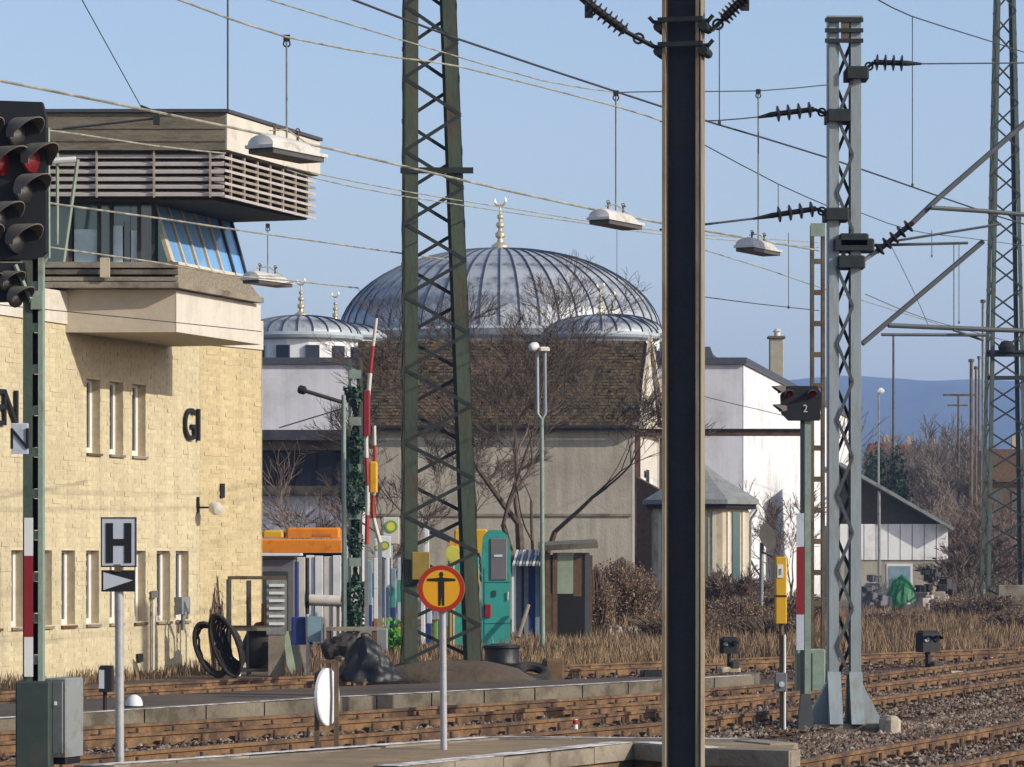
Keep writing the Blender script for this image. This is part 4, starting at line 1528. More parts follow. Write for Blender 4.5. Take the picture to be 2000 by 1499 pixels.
for lab, a, b, c_, d_ in (
    ('ribbed insulator at right of the grey twin mast top', (1684, 142), (1706, 122), (1770, 124), (1800, 125)),
    ('ribbed insulator at left of grey twin mast, upper one', (1628, 228), (1590, 214), (1508, 224), (1480, 230)),
    ('ribbed insulator at left of grey twin mast, lower one', (1622, 420), (1594, 408), (1510, 421), (1470, 428)),
):
    q = [P(*a, TD), P(*b, TD), P(*c_, TD), P(*d_, TD)]
    t = thing('strain_insulator', lab, 'insulator', q[0])
    obj('shackle', M().tube([q[0], q[1]], .022, 6).ring(q[0].lerp(q[1], .6), V((0, 1, 0)), .045, .014, 12, 5), K['brace'], t)
    insulator(q[1], q[2], 4, .10, .034, 'ribbed_rod', t)
    obj('end_cone', M().tube([q[2], q[3]], [.035, .014], 8), K['brace'], t)

# ------------------------------------------------------------------ left main signal
SD = 29.2
s0 = V((X(66, SD), SD, .5))
sg = thing('main_signal', 'tall black headed railway light signal on green mast before the cream tower', 'signal', s0)
zh = Z(200, SD)
for px, wpx, mt in ((56, 18, 'greensteel'), (81, 9, 'greenlit')):  # shaded leg coloured darker green, sunlit leg paler
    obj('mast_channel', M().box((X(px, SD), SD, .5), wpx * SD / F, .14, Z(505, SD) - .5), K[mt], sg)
for k in range(12):
    zz = Z(1460, SD) + k * .338
    obj('batten_plate', M().box((X(70, SD), SD - .02, zz), 20 * SD / F, .05, .075), K['greenlit'], sg)
    obj('slot', M().box((X(70, SD), SD + .04, zz + .08), 14 * SD / F, .03, .255), K['dark'], sg)
for a, b, mt in ((1012, 1086, 'white'), (1087, 1244, 'red'), (1245, 1322, 'white')):
    obj('mast_plate', M().box((X(56, SD - .1), SD - .1, Z(b, SD - .1)), 17 * SD / F, .012, (b - a) * SD / F), K[mt], sg, label='white plate segment' if mt == 'white' else 'red plate segment')
pl = obj('name_plate', M().bbox((X(39, SD - .12), SD - .12, Z(888, SD)), 33 * SD / F, .015, 60 * SD / F, 0, .006), K['signgrey'], sg, label='small white plate with black letter N')
text('letter', 'N', (X(38, SD - .135), SD - .135, Z(878, SD)), (1, 0, 0), (0, -1, 0), 40 * SD / F, K['black'], pl, .95, .006)
# head: chamfered box
hx0, hx1 = X(-75, SD), X(92, SD)
zb_, zt_ = Z(508, SD), Z(202, SD)
m = M()
hp = [(hx0, zb_ + .05), (hx0 + .05, zb_), (hx1 - .07, zb_), (hx1, zb_ + .06), (hx1, zt_ - .12), (hx1 - .03, zt_), (hx0 + .05, zt_ + .02), (hx0, zt_ - .1)]
m.prism(hp, 0, .12)
m.v = [V((v.x, SD - .06 - .02 + v.z, v.y)) for v in m.v]
hd_ = obj('signal_head', m, K['signalblack'], sg)
m = M().prism([(x, SD) for x in (0,)] * 0 or [(hx0 + .02, SD - .1), (hx1 - .02, SD - .1), (hx1 - .05, SD + .2), (hx0 + .05, SD + .2)], zb_ + .03, zt_ - .08)
m = M().box(((hx0 + hx1) / 2, SD + .12, zb_ + .05), hx1 - hx0 - .1, .2, zt_ - zb_ - .15)
obj('head_housing', m, K['signalblack'], sg)


def hooded(px, py, r, D, parent, lit=False, face=V((.62, -.78, 0)), reach=.2):
    c = P(px, py, D)
    f = face.normalized()
    side = V((-f.y, f.x, 0))
    ln = obj('lens', M().lathe(c - f * .02, [(r * .85, 0), (r * .8, .02), (r * .4, .04), (0, .045)], 16, f), K['lensred'] if lit else K['lensdark'], parent, True)
    m = M()
    n_ = 12
    for dd in (0, 1):
        for e in (1.0, .93):
            for j in range(n_ + 1):
                a_ = math.pi * (-.08 + 1.16 * j / n_)
                reachj = reach * (.35 + .65 * max(0, math.sin(max(0, min(math.pi, a_)))))
                m.v.append(c + (side * math.cos(a_) + UP * math.sin(a_)) * r * e + f * (dd * reachj - .01) - UP * dd * .012)
    k = n_ + 1
    for j in range(n_):
        m.f += [(j, j + 1, 2 * k + j + 1, 2 * k + j), (k + j + 1, k + j, 3 * k + j, 3 * k + j + 1), (2 * k + j, 2 * k + j + 1, 3 * k + j + 1, 3 * k + j)]
    obj('hood', m, K['hood'], parent, True)


for px, py, lit in ((38, 262, 0), (6, 318, 1), (66, 312, 1), (52, 372, 0), (0, 426, 0), (36, 470, 0), (-40, 470, 0), (-40, 262, 0)):
    hooded(px, py, .135, SD - .1, sg, lit, V((.75, -.66, 0)), .26)
# lower distant head
m = M().prism([(X(-60, SD), Z(592, SD)), (X(44, SD), Z(590, SD)), (X(58, SD), Z(572, SD)), (X(52, SD), Z(516, SD)), (X(-60, SD), Z(516, SD))], 0, .14)
m.v = [V((v.x, SD - .12 + v.z, v.y)) for v in m.v]
obj('lower_head', m, K['signalblack'], sg)
for px, py in ((14, 552), (32, 582), (-30, 555)):
    hooded(px, py, .095, SD - .14, sg, 0, V((.75, -.66, 0)), .2)
obj('head_bracket', M().tube([P(30, 518, SD - .12), P(60, 585, SD - .12)], .02, 6).box((X(74, SD), SD - .08, Z(606, SD)), .09, .03, .15), K['greenlit'], sg)
obj('ladder_rail', M().tube([P(96, 505, SD), P(95, 250, SD)], .012, 6).tube([P(80, 520, SD), P(96, 500, SD)], .012, 6), K['greenlit'], sg)
obj('base_box', M().bbox((X(68, SD), SD, .44), 66 * SD / F, .3, Z(1330, SD) - .44, 0, .012), K['cabgreen'], sg)
cab = thing('relay_cabinet', 'grey metal relay cabinet beside the foot of the black headed signal', 'cabinet', (X(124, SD + .2), SD + .2, .49))
cb = obj('body', M().bbox((X(124, SD + .2), SD + .25, .52), 46 * SD / F, .34, Z(1326, SD) - .52, R(-18), .01), K['cabgrey'], cab)
obj('door', M().box((X(113, SD + .02), SD + .02, .56), 20 * SD / F, .015, .58, R(-18)), K['cabgrey'], cab)
obj('plinth', M().bbox((X(124, SD + .2), SD + .25, .46), 40 * SD / F, .28, .07, R(-18), .01), K['black'], cab)
obj('latch', M().box((X(109, SD), SD - .01, .95), .02, .02, .03), K['white'], cab)

# ------------------------------------------------------------------ H board and round warning sign
HDp = 29.6
hb = thing('stop_board', 'white H stop board with black arrow plate on grey post', 'sign', (X(234, HDp), HDp, .49))
post = obj('post', M().tube([V((X(234, HDp), HDp, .45)), V((X(232.5, HDp), HDp, Z(1020, HDp)))], .036, 14), K['postgrey'], hb, True)
y_ = HDp - .045
bd = obj('board', M().bbox((X(232, y_), y_, Z(1108, y_)), 70 * y_ / F, .008, 97 * y_ / F, 0, .003), K['signgrey'], hb)
obj('board_rim', M().par((X(197, y_), y_ - .008, Z(1108, y_)), V((70 * y_ / F, 0, 0)), V((0, .003, 0)), UP * .012).par((X(197, y_), y_ - .008, Z(1013, y_)), V((70 * y_ / F, 0, 0)), V((0, .003, 0)), UP * .010).par((X(197, y_), y_ - .0085, Z(1108, y_)), V((.010, 0, 0)), V((0, .003, 0)), UP * 97 * y_ / F).par((X(264.7, y_), y_ - .0085, Z(1108, y_)), V((.010, 0, 0)), V((0, .003, 0)), UP * 97 * y_ / F), K['black'], bd)
m = M()
for a, b, c_, d_ in ((207, 221, 1022, 1100), (243, 257, 1022, 1100), (221, 243, 1053, 1066)):
    m.par((X(a, y_), y_ - .009, Z(d_, y_)), V(((b - a) * y_ / F, 0, 0)), V((0, .004, 0)), UP * (d_ - c_) * y_ / F)
obj('letter', m, K['black'], bd)
ap = obj('arrow_plate', M().bbox((X(231, y_), y_, Z(1156, y_)), 66 * y_ / F, .008, 42 * y_ / F, 0, .003), K['black'], hb)
m = M().prism([(X(202, y_), Z(1153, y_)), (X(260, y_), Z(1134, y_)), (X(202, y_), Z(1118, y_))], 0, .003)
m.v = [V((v.x, y_ - .0085 + v.z, v.y)) for v in m.v]
obj('arrow', m, K['signgrey'], ap)
obj('clamp', M().box((X(230, y_), y_ - .004, Z(1117, y_)), .05, .03, .06), K['brownsteel'], hb)

RDs = 31.05
rs_ = thing('round_sign', 'round orange sign with red rim showing a black figure with outstretched arms', 'sign', (X(866, RDs), RDs, .49))
obj('post', M().tube([V((X(867, RDs), RDs, .45)), V((X(864, RDs), RDs, Z(1110, RDs)))], .03, 14), K['postgrey'], rs_, True)
yy = RDs - .05
cx_, cz_ = X(862, yy), Z(1150, yy)
rr = 46 * yy / F
disc = obj('disc', M().lathe((cx_, yy, cz_), [(rr, 0), (rr, .01), (rr * .99, .012), (0, .012)], 40, (0, -1, 0)), K['dullyellow'], rs_)
obj('rim', M().lathe((cx_, yy, cz_), [(rr * .80, .013), (rr * .80, .016), (rr * .985, .016), (rr * .985, .013)], 40, (0, -1, 0)), K['signred'], disc)
obj('face', M().lathe((cx_, yy, cz_), [(rr * .80, .0125), (rr * .79, .0145), (0, .0145)], 40, (0, -1, 0)), K['signorange'], disc)


def spoly(pts, off):
    m = M().prism([(cx_ + a * rr, cz_ + b * rr) for a, b in pts], 0, .0025)
    m.v = [V((v.x, yy - off + v.z, v.y)) for v in m.v]
    return m


fig = [(-.12, -.72), (-.03, -.72), (0, -.2), (.03, -.72), (.13, -.72), (.13, .30), (.60, .32), (.60, .42), (.10, .46), (.06, .50), (-.06, .50), (-.10, .46), (-.60, .42), (-.60, .32), (-.13, .30)]
obj('pictogram', spoly(fig, .0175), K['black'], disc)
obj('pictogram_head', spoly([(.09 * math.cos(t * math.pi / 6), .60 + .11 * math.sin(t * math.pi / 6)) for t in range(12)], .0175), K['black'], disc)

# oval mirror seen at an angle on two posts
ov = thing('oval_mirror', 'white elongated oval mirror between two dark posts at platform edge', 'mirror', P(636, 1500, 34))
for px in (619, 657):
    obj('post', M().box((X(px, 34), 34, 0), .045, .06, Z(1292, 34)), K['brownsteel'], ov)
obj('frame', M().box((X(638, 34), 34, Z(1296, 34)), 44 * 34 / F, .05, .03), K['brownsteel'], ov)
m = M().lathe(P(635, 1362, 34), [(57 * 34 / F, 0), (57 * 34 / F, .03), (55 * 34 / F, .04), (0, .05)], 36, (.945, -.32, .0))
obj('mirror_face', m, K['mirror'], ov)

# ------------------------------------------------------------------ right signal, yellow post
S2 = 43.6
q0 = V((X(1572, S2), S2, 0))
s2 = thing('block_signal', 'low black signal head with two red lamps beside grey twin mast', 'signal', q0)
obj('mast_channel', M().box((X(1567, S2), S2, 0), 7 * S2 / F, .12, Z(820, S2)), K['shadesteel'], s2)  # left leg coloured dark as shade, right leg pale as sunlit
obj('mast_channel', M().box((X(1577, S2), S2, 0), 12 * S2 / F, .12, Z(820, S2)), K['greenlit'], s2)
for a, b, mt in ((1003, 1068, 'signgrey'), (1069, 1200, 'red'), (1201, 1270, 'signgrey')):
    obj('mast_plate', M().box((X(1563, S2 - .1), S2 - .1, Z(b, S2 - .1)), 15 * S2 / F, .012, (b - a) * S2 / F), K[mt], s2)
m = M().prism([(X(1526, S2), Z(808, S2)), (X(1540, S2), Z(822, S2)), (X(1600, S2), Z(822, S2)), (X(1603, S2), Z(770, S2)), (X(1594, S2), Z(755, S2)), (X(1536, S2), Z(755, S2)), (X(1524, S2), Z(772, S2))], 0, .16)
m.v = [V((v.x, S2 - .1 + v.z, v.y)) for v in m.v]
obj('signal_head', m, K['signalblack'], s2)
for px, py, lit in ((1541, 770, 1), (1586, 770, 1)):
    hooded(px, py, .055, S2 - .12, s2, lit, V((.1, -1, 0)), .14)
for px, py in ((1530, 764), (1532, 800)):
    hooded(px, py, .07, S2 - .05, s2, 0, V((-1, -.25, 0)), .16)
text('marking', '2', (X(1573, S2 - .11), S2 - .11, Z(806, S2)), (1, 0, 0), (0, -1, 0), .09, K['signgrey'], s2, .9, .004)
obj('mast_foot', M().add([V((X(1556, S2), S2 - .1, 0)), V((X(1590, S2), S2 - .1, 0)), V((X(1582, S2), S2 - .1, .5)), V((X(1564, S2), S2 - .1, .5)), V((X(1556, S2), S2 + .1, 0)), V((X(1590, S2), S2 + .1, 0)), V((X(1582, S2), S2 + .1, .5)), V((X(1564, S2), S2 + .1, .5))], [(0, 1, 2, 3), (1, 5, 6, 2), (4, 0, 3, 7), (3, 2, 6, 7), (5, 4, 7, 6)]), K['galvdark'], s2)
gc = thing('switch_cabinet', 'pale green lineside cabinet behind the low two lamp signal', 'cabinet', (X(1578, 52), 52, 0))
obj('body', M().bbox((X(1582, 52), 52, Z(1374, 52)), 56 * 52 / F, .35, Z(1268, 52) - Z(1374, 52), 0, .015), K['greenlit'], gc)
obj('door', M().box((X(1572, 51.8), 51.81, Z(1370, 52)), 30 * 52 / F, .02, .7), K['cabgreen'], gc)
obj('foot', M().box((X(1582, 52), 52, 0), .35, .3, max(.05, Z(1374, 52))), K['conc'], gc)

YD = 43.0
yp = thing('yellow_box_post', 'slim post with tall yellow box and white label near the low signal', 'post', (X(1527, YD), YD, 0))
obj('post', M().tube([V((X(1527, YD), YD, 0)), V((X(1526, YD), YD, Z(1215, YD)))], .028, 10), K['brownsteel'], yp, True)
obj('post_lit_edge', M().tube([V((X(1532, YD), YD - .03, 0)), V((X(1532, YD), YD - .03, Z(1240, YD)))], .015, 8), K['white'], yp)  # white strip stands in for the sunlit edge of the post
obj('box', M().bbox((X(1525, YD), YD, Z(1218, YD)), 22 * YD / F, .12, 130 * YD / F, 0, .012), K['yellow'], yp)
obj('label_plate', M().box((X(1524, YD - .06), YD - .065, Z(1129, YD)), 11 * YD / F, .008, 26 * YD / F), K['white'], yp)
obj('label_mark', M().box((X(1524, YD - .06), YD - .072, Z(1123, YD)), 4 * YD / F, .005, 12 * YD / F), K['cabgrey'], yp)
obj('band', M().box((X(1525, YD), YD - .004, Z(1166, YD)), 22.6 * YD / F, .125, .02), K['dark'], yp)
obj('lower_box', M().bbox((X(1524, YD), YD - .05, Z(1350, YD)), 24 * YD / F, .14, 36 * YD / F, 0, .012), K['greypanel'], yp)
obj('lower_dial', M().lathe((X(1527, YD - .15), YD - .125, Z(1336, YD)), [(.035, 0), (.035, .02), (0, .022)], 12, (0, -1, 0)), K['signgrey'], yp)

# dwarf signals
def dwarf(c, s, lab, rz):
    t = thing('dwarf_signal', lab, 'signal', c, 'dwarf shunting signals')
    c = V(c)
    obj('pedestal', M().bbox(c, .5 * s, .4 * s, .12 * s, rz, .03), K['conclight'], t)
    obj('stand', M().tube([c + UP * .1 * s, c + UP * .5 * s], .05 * s, 8), K['signalblack'], t)
    m = M().bbox(c + UP * .44 * s, .46 * s, .22 * s, .40 * s, rz, .05)
    obj('head', m, K['signalblack'], t)
    f = V((math.sin(rz), -math.cos(rz), 0))
    sd_ = V((f.y, -f.x, 0))
    for e in (-.11, .11):
        q = c + UP * .68 * s + f * .12 * s + sd_ * e * s
        obj('lens', M().lathe(q, [(.06 * s, 0), (.05 * s, .02), (0, .03)], 12, f), K['paleglass'] if e > 0 else K['lensdark'], t, True)
        obj('hood', M().lathe(q, [(.07 * s, 0), (.07 * s, .12 * s)], 12, f, a0=R(180), a1=R(360)), K['signalblack'], t)
    obj('cable_box', M().bbox(c + V((.14 * s, -.12 * s, .1 * s)), .2 * s, .16 * s, .16 * s, rz, .02), K['junkdark'], t)


dwarf(V((X(1812, 65.5), 65.5, 0)), .98, 'black dwarf signal on concrete pad in front of dry weeds and green tarpaulin', R(28))
obj_pad = obj('concrete_pad', M().bbox((X(1840, 64), 64, 0), .75, .35, .13, R(15), .03), K['conclight'])
tag(obj_pad, 'low pale concrete slab beside the dwarf signal by weeds', 'slab')
dwarf(V((X(1424, 62), 62, .18)), .72, 'small black dwarf signal beyond platform tip in front of pavilion', R(10))
# lantern on platform two and small trackside pieces
ln = thing('ground_lantern', 'small black signal lantern with white panel beside the H board post', 'signal', G(205, 1388, QZ))
b_ = V(ln.location)
obj('pole', M().tube([b_, b_ + UP * .45], .025, 8), K['black'], ln)
obj('box', M().bbox(b_ + V((.02, 0, .22)), .155, .16, .31, 0, .012), K['signalblack'], ln)
obj('panel', M().box(b_ + V((-.03, -.088, .26)), .06, .012, .22), K['signgrey'], ln)
hs = thing('white_marker_dome', 'white half round marker cap on platform edge next to H board post', 'marker', G(262, 1382, QZ))
b_ = V(hs.location)
obj('shell', M().lathe(b_ + UP * .02, [(.105, 0), (.10, .05), (.075, .10), (.035, .13), (0, .135)], 16), K['white'], hs, True)
obj('skirt', M().lathe(b_, [(.115, 0), (.115, .02)], 16), K['black'], hs)
for px, py, D, lab in ((1124, 1432, 42.5, 'red topped white marker peg beside rail before the tan mast'), (391, 1362, 54, 'tiny white marker peg on rusty track near platform'), (1936, 1300, 69, 'tiny white marker peg right of the dwarf signal')):
    c = V((X(px, D), D, .02))
    t = thing('marker_peg', lab, 'marker', c, 'marker pegs by the rails')
    h_ = 36 * D / F if px == 1124 else 22 * D / F
    obj('peg', M().lathe(c, [(.035, 0), (.03, h_ * .7), (.026, h_)], 10), K['white'], t, True)
    obj('peg_cap', M().lathe(c + UP * h_ * .72, [(.036, 0), (.034, h_ * .22), (0, h_ * .3)], 10), K['signred'], t, True)
hy = thing('garden_tap_stick', 'small red and black valve heads on thin sticks before the tower wall', 'valve', G(127, 1330))
b_ = V(hy.location)
obj('stick', M().tube([b_, b_ + UP * .42], .015, 6).tube([b_ + UP * .3, b_ + V((.12, 0, .42))], .012, 6), K['brownsteel'], hy)
obj('valve_head', M().lathe(b_ + V((.12, 0, .42)), [(.02, -.04), (.06, 0), (.05, .05), (0, .07)], 10), K['black'], hy)
obj('valve_wheel', M().ring(b_ + V((-.09, -.05, .44)), V((0, 1, 0)), .06, .025, 14, 6), K['signred'], hy)

# ------------------------------------------------------------------ yard objects between tower and lattice mast
# steel rack
RK = 66.0
rk = thing('steel_rack', 'rusty open steel rack of shelves with crate and sacks by tower corner', 'rack', (X(502, RK), RK, 0))
xa, xb = X(447, RK), X(556, RK)
zt_ = Z(1132, RK)
for x_ in (xa, X(486, RK), xb):
    for y_ in (RK - .3, RK + .3):
        obj('upright', M().box((x_, y_, 0), .045, .045, zt_ if x_ != X(486, RK) else zt_ - .02), K['brownsteel'] if y_ > RK else K['galvdark'], rk)
for zz in (.06, Z(1232, RK), zt_):
    for y_ in (RK - .3, RK + .3):
        obj('shelf_rail', M().box(((xa + xb) / 2, y_, zz), xb - xa, .05, .06), K['conc'] if zz < 1.5 else K['brownsteel'], rk)
obj('shelf', M().box(((xa + xb) / 2, RK, Z(1232, RK) + .06), xb - xa - .06, .55, .03), K['woodbrown'], rk)
rg = random.Random(21)
sk = obj('cardboard_crate', M().bbox((X(528, RK), RK, Z(1232, RK) + .09), .3, .3, .42, .2, .02), K['woodbrown'])
tag(sk, 'brown crate standing on the upper shelf of the steel rack', 'crate')
sk = obj('scrap_sack', M().blob((X(512, RK), RK, .52), .36, .25, .46, rg, 12, 8, .14), K['junkdark'], smooth=True)
tag(sk, 'dark bulging scrap sack inside lower bay of the steel rack', 'sack')
pn = thing('glazed_door_leaf', 'pale grey louvred door leaf leaning on the steel rack', 'door', (X(540, 65.4), 65.4, 0))
obj('leaf', M().box((X(540, 65.4), 65.4, Z(1240, 65.4)), .36, .04, 1.0), K['cabgrey'], pn)
for k in range(6):
    obj('slat', M().box((X(540, 65.3), 65.36, Z(1232, 65.4) + .1 + k * .14), .28, .03, .05), K['white'], pn)
obj('prop', M().box((X(540, 65.4), 65.42, 0), .3, .05, Z(1240, 65.4)), K['conc'], pn)
# leaning boards
for px, lean, mt, lab in ((566, 10, 'greygreen', 'pale green board leaning beside the steel rack'), (580, 16, 'cabgreen', 'dark green board leaning beside the steel rack'), (592, 12, 'conc', 'grey slab leaning beside the dark green board')):
    D = 65.2
    o = obj('leaning_board', M().slab([P(px - 8 - lean / 2, 1235, D + .4), P(px + 8 - lean / 2, 1235, D + .4), V((X(px + 8 + lean / 2, D), D, 0)), V((X(px - 8 + lean / 2, D), D, 0))], .04), K[mt])
    tag(o, lab, 'board')
# cable hoops leaning on the wall
for cx, rx_, ry_, D, lab, tl in ((412, 36, 52, 64.5, 'large black hoop of cable leaning on the tower wall', 4), (440, 30, 60, 63.8, 'dark twisted bundle of cable hoops leaning beside the larger hoop', 14)):
    m = M()
    c = P(cx, 0, D)
    for t_ in range(4 if tl == 4 else 9):
        pts = []
        for i in range(29):
            a_ = 2 * math.pi * i / 28
            u_, v_ = math.cos(a_) * rx_ * .82 * (1 - .06 * t_), math.sin(a_) * ry_ * (1 - .05 * t_)
            pts.append(P(cx + u_ - v_ * -.30 + rg.uniform(-2.6, 2.6) * (t_ > 0) + tl * t_ * .17, 1325 - ry_ - 4 + v_, D + v_ * .004 + t_ * .04))
        m.tube(pts, .034 if t_ == 0 else .024, 6)
    o = obj('cable_hoop', m, K['rubber'], smooth=True)
    tag(o, lab, 'cable coil')
o = obj('white_canister', M().lathe(G(464, 1322), [(.06, 0), (.08, .05), (.08, .3), (.03, .38), (0, .38)], 12, V((-.25, 0, 1))), K['white'], smooth=True)
tag(o, 'small white canister lying by the cable hoops', 'canister')

# tall grey cabinet
CD = 80.0
tc = thing('tall_cabinet', 'tall grey metal locker cabinet with dark blue side behind the rack', 'cabinet', (X(545, CD), CD, 0))
obj('body', M().bbox((X(545, CD), CD, .05), 64 * CD / F, .7, Z(1092, CD) - .05, 0, .02), K['greypanel'], tc)
obj('side_panel', M().box((X(580, CD), CD, .06), .05, .66, Z(1094, CD) - .1), K['blue'], tc)
obj('door', M().box((X(540, CD), CD - .365, .3), 50 * CD / F, .02, 1.55), K['cabgreen'], tc)
obj('top_rail', M().bbox((X(545, CD), CD, Z(1091, CD)), 66 * CD / F, .74, .05, 0, .01), K['cabgrey'], tc)
obj('canopy', M().bbox((X(550, CD), CD - .1, Z(1086, CD)), 80 * CD / F, .9, .06, 0, .01), K['white'], tc)
# white corrugated fence
FD = 90.0
fn = thing('panel_fence', 'white vertical panel fence under the orange machine', 'fence', (X(640, FD), FD, 0))
for k in range(7):
    px = 588 + k * 17.5
    h_ = Z(1086, FD) - rg.uniform(0, .06)
    obj('fence_panel', M().bbox((X(px, FD), FD + (k % 2) * .05, .02), 16.2 * FD / F, .04, h_, 0, .012), K['white'] if k % 3 else K['fascialight'], fn)
for py in (1108, 1185):
    obj('fence_rail', M().box((X(640, FD), FD + .1, Z(py, FD)), 126 * FD / F, .06, .09), K['woodbrown'], fn)
for px in (585, 645, 702):
    obj('fence_post', M().box((X(px, FD), FD + .17, 0), .09, .09, Z(1088, FD)), K['woodbrown'], fn)
o = thing('white_pipe', 'horizontal white drain pipe hung in front of the white fence', 'pipe', P(600, 1172, 88))
obj('barrel', M().tube([P(600, 1172, 88), P(702, 1176, 88)], .14, 12), K['fascialight'], o, True)
obj('end_cap', M().tube([P(596, 1172, 88), P(604, 1172, 88)], .2, 12), K['black'], o, True)
obj('hanger', M().tube([V((X(600, 88), 88, 0)), P(600, 1090, 88)], .05, 8), K['black'], o, True)
for px in (660, 690):
    obj('pipe_leg', M().box((X(px, 88), 88, 0), .07, .07, Z(1178, 88)), K['brownsteel'], o)
# orange machine
OD2 = 96.0
om = thing('orange_loader', 'orange loading machine with long boom behind white fence', 'machine', (X(600, OD2), OD2, 0))
obj('chassis', M().bbox((X(590, OD2), OD2, Z(1080, OD2)), 165 * OD2 / F, 1.6, 27 * OD2 / F, 0, .05), K['orange'], om)
obj('boom', M().bbox((X(614, OD2), OD2 - .1, Z(1052, OD2) + .01), 104 * OD2 / F, 1.2, 20 * OD2 / F, 0, .05), K['orange'], om)
obj('boom_cover', M().bbox((X(536, OD2), OD2 - .15, Z(1050, OD2)), 42 * OD2 / F, 1.1, 14 * OD2 / F, 0, .06), K['yellow'], om)
obj('vent_panel', M().box((X(632, OD2), OD2 - .705, Z(1048, OD2)), 36 * OD2 / F, .02, .07), K['orangedark'], om)
obj('bumper', M().box((X(590, OD2), OD2, Z(1084, OD2)), 160 * OD2 / F, 1.4, .05), K['dark'], om)
obj('undercarriage', M().box((X(590, OD2), OD2, .9), 150 * OD2 / F, 1.2, Z(1084, OD2) - .9), K['dark'], om)
for px in (535, 650):
    for e in (-.7, .7):
        w_ = obj('wheel', M().lathe((X(px, OD2), OD2 + e - .15, .6), [(.3, 0), (.58, .02), (.62, .08), (.62, .24), (.58, .3), (.3, .3)], 20, (0, 1, 0)), K['rubber'], om, True)
        obj('rim', M().lathe((X(px, OD2), OD2 + e - .17, .6), [(.3, 0), (.3, .33), (0, .33)], 16, (0, 1, 0)), K['orange'], w_)
# blue bin on thin post
bb = thing('blue_box_sign', 'dark blue box on a thin pale post in front of the fence', 'box', (X(600, 62), 62, .3))
obj('post', M().tube([V((X(602, 62), 62, .0)), P(600, 1200, 62)], .032, 8), K['postgrey'], bb)
obj('box', M().bbox((X(590, 62.2), 62.2, Z(1260, 62)), 40 * 62 / F, .3, .48, 0, .02), K['blue'], bb)
obj('front', M().box((X(614, 62), 61.98, Z(1254, 62)), 26 * 62 / F, .05, .44), K['paleblue'], bb)
# workbench with scrap and black sack
wb = thing('work_bench', 'weathered plank bench loaded with scrap behind black sack', 'bench', (X(690, 62), 62, 0))
obj('top', M().box((X(688, 62), 62, Z(1232, 62)), 100 * 62 / F, .5, .06), K['conc'], wb)
for px in (642, 732):
    for e in (-.2, .2):
        obj('leg', M().box((X(px, 62), 62 + e, 0), .06, .06, Z(1232, 62)), K['woodbrown'], wb)
for k, (px, py, r_, mt) in enumerate(((652, 1268, .22, 'junkdark'), (680, 1262, .28, 'junkdark'), (668, 1278, .16, 'junk'), (706, 1258, .22, 'brownsteel'))):
    o = obj('scrap_lump', M().blob(P(px, py, 61.8), r_, r_ * .7, r_ * .8, rg, 16, 10, .22), K[mt])
    tag(o, ['crumpled dark scrap lump under left end of the bench', 'large dark scrap lump under the middle of the bench', 'pale scrap lump in front of the bench', 'rusty brown scrap lump under right end of the bench'][k], 'scrap')
bgm = M()
bc = V((X(718, 53), 53, QZ - .02))
for i in range(21):
    z_ = i / 20
    for j in range(48):
        a_ = 2 * math.pi * j / 48
        f_ = .10 * math.sin(5 * a_ + z_ * 3) + .06 * math.sin(9 * a_ - 7 * z_ + 1) + .045 * abs(math.sin(14 * a_ + 9 * z_)) + .05 * math.sin(17 * z_ + 3 * a_) + rg.uniform(-.018, .018)
        rr_ = (.43 * (1 - z_) ** .55 + .02) * (1 + f_)
        bgm.v.append(bc + V((rr_ * math.cos(a_) * 1.0 - .06 * z_, rr_ * math.sin(a_) * .7, z_ * .64 * (1 + .05 * math.sin(3 * a_)))))
for i in range(20):
    for j in range(48):
        a_, b_ = i * 48 + j, i * 48 + (j + 1) % 48
        bgm.f.append((a_, b_, b_ + 48, a_ + 48))
bgm.f.append(tuple(range(20 * 48, 21 * 48)))
o = obj('rubbish_sack', bgm, K['plastic'], smooth=True)
tag(o, 'shiny black plastic heap on the middle platform before the bench', 'sack')

# ivy covered pole, thin green lamp post, raised barriers
IV = 84.0
iv = thing('ivy_pole', 'old green lattice pole overgrown with dark ivy leaves', 'pole', (X(695, IV), IV, 0))
zt_ = Z(702, IV)
for e in (-.13, .13):
    obj('channel', M().box((X(694, IV) + e, IV, 0), .06, .16, zt_), K['greensteel'], iv)
for k in range(12):
    obj('batten_plate', M().box((X(694, IV), IV - .08, .3 + k * .55), .28, .02, .2), K['greenlit'], iv)
m = M()
for _ in range(5200):
    t_ = rg.random()
    z_ = .1 + t_ * (zt_ - .75)
    s_ = .15 + .09 * math.sin(z_ * 2.1) + .08 * math.sin(z_ * 5.3 + 1)
    a_ = rg.uniform(0, 6.3)
    m.leaf(V((X(694, IV) + math.cos(a_) * s_ * rg.uniform(.6, 1.25), IV + math.sin(a_) * s_ * rg.uniform(.6, 1.2), z_)), rg.uniform(.03, .075), rg, .8)
obj('ivy_leaves', m, K['ivy'], iv, kind='stuff')
gp = thing('green_lamp_post', 'thin pale green post with dark slanting lamp arm beside ivy pole', 'lamp post', (X(673, 80), 80, 0))
obj('post', M().tube([V((X(673, 80), 80, 0)), P(671, 772, 80)], [.06, .05], 10), K['greenlit'], gp, True)
obj('arm', M().tube([P(668, 786, 80), P(590, 762, 80)], .045, 8), K['soffit'], gp, True)
obj('lamp_head', M().lathe(P(590, 762, 80), [(.05, -.1), (.1, -.06), (.1, .06), (.05, .1)], 10, (1, 0, -.3)), K['black'], gp, True)
obj('stay', M().tube([P(670, 798, 80), P(545, 836, 80)], .015, 5), K['wiredark'], gp)
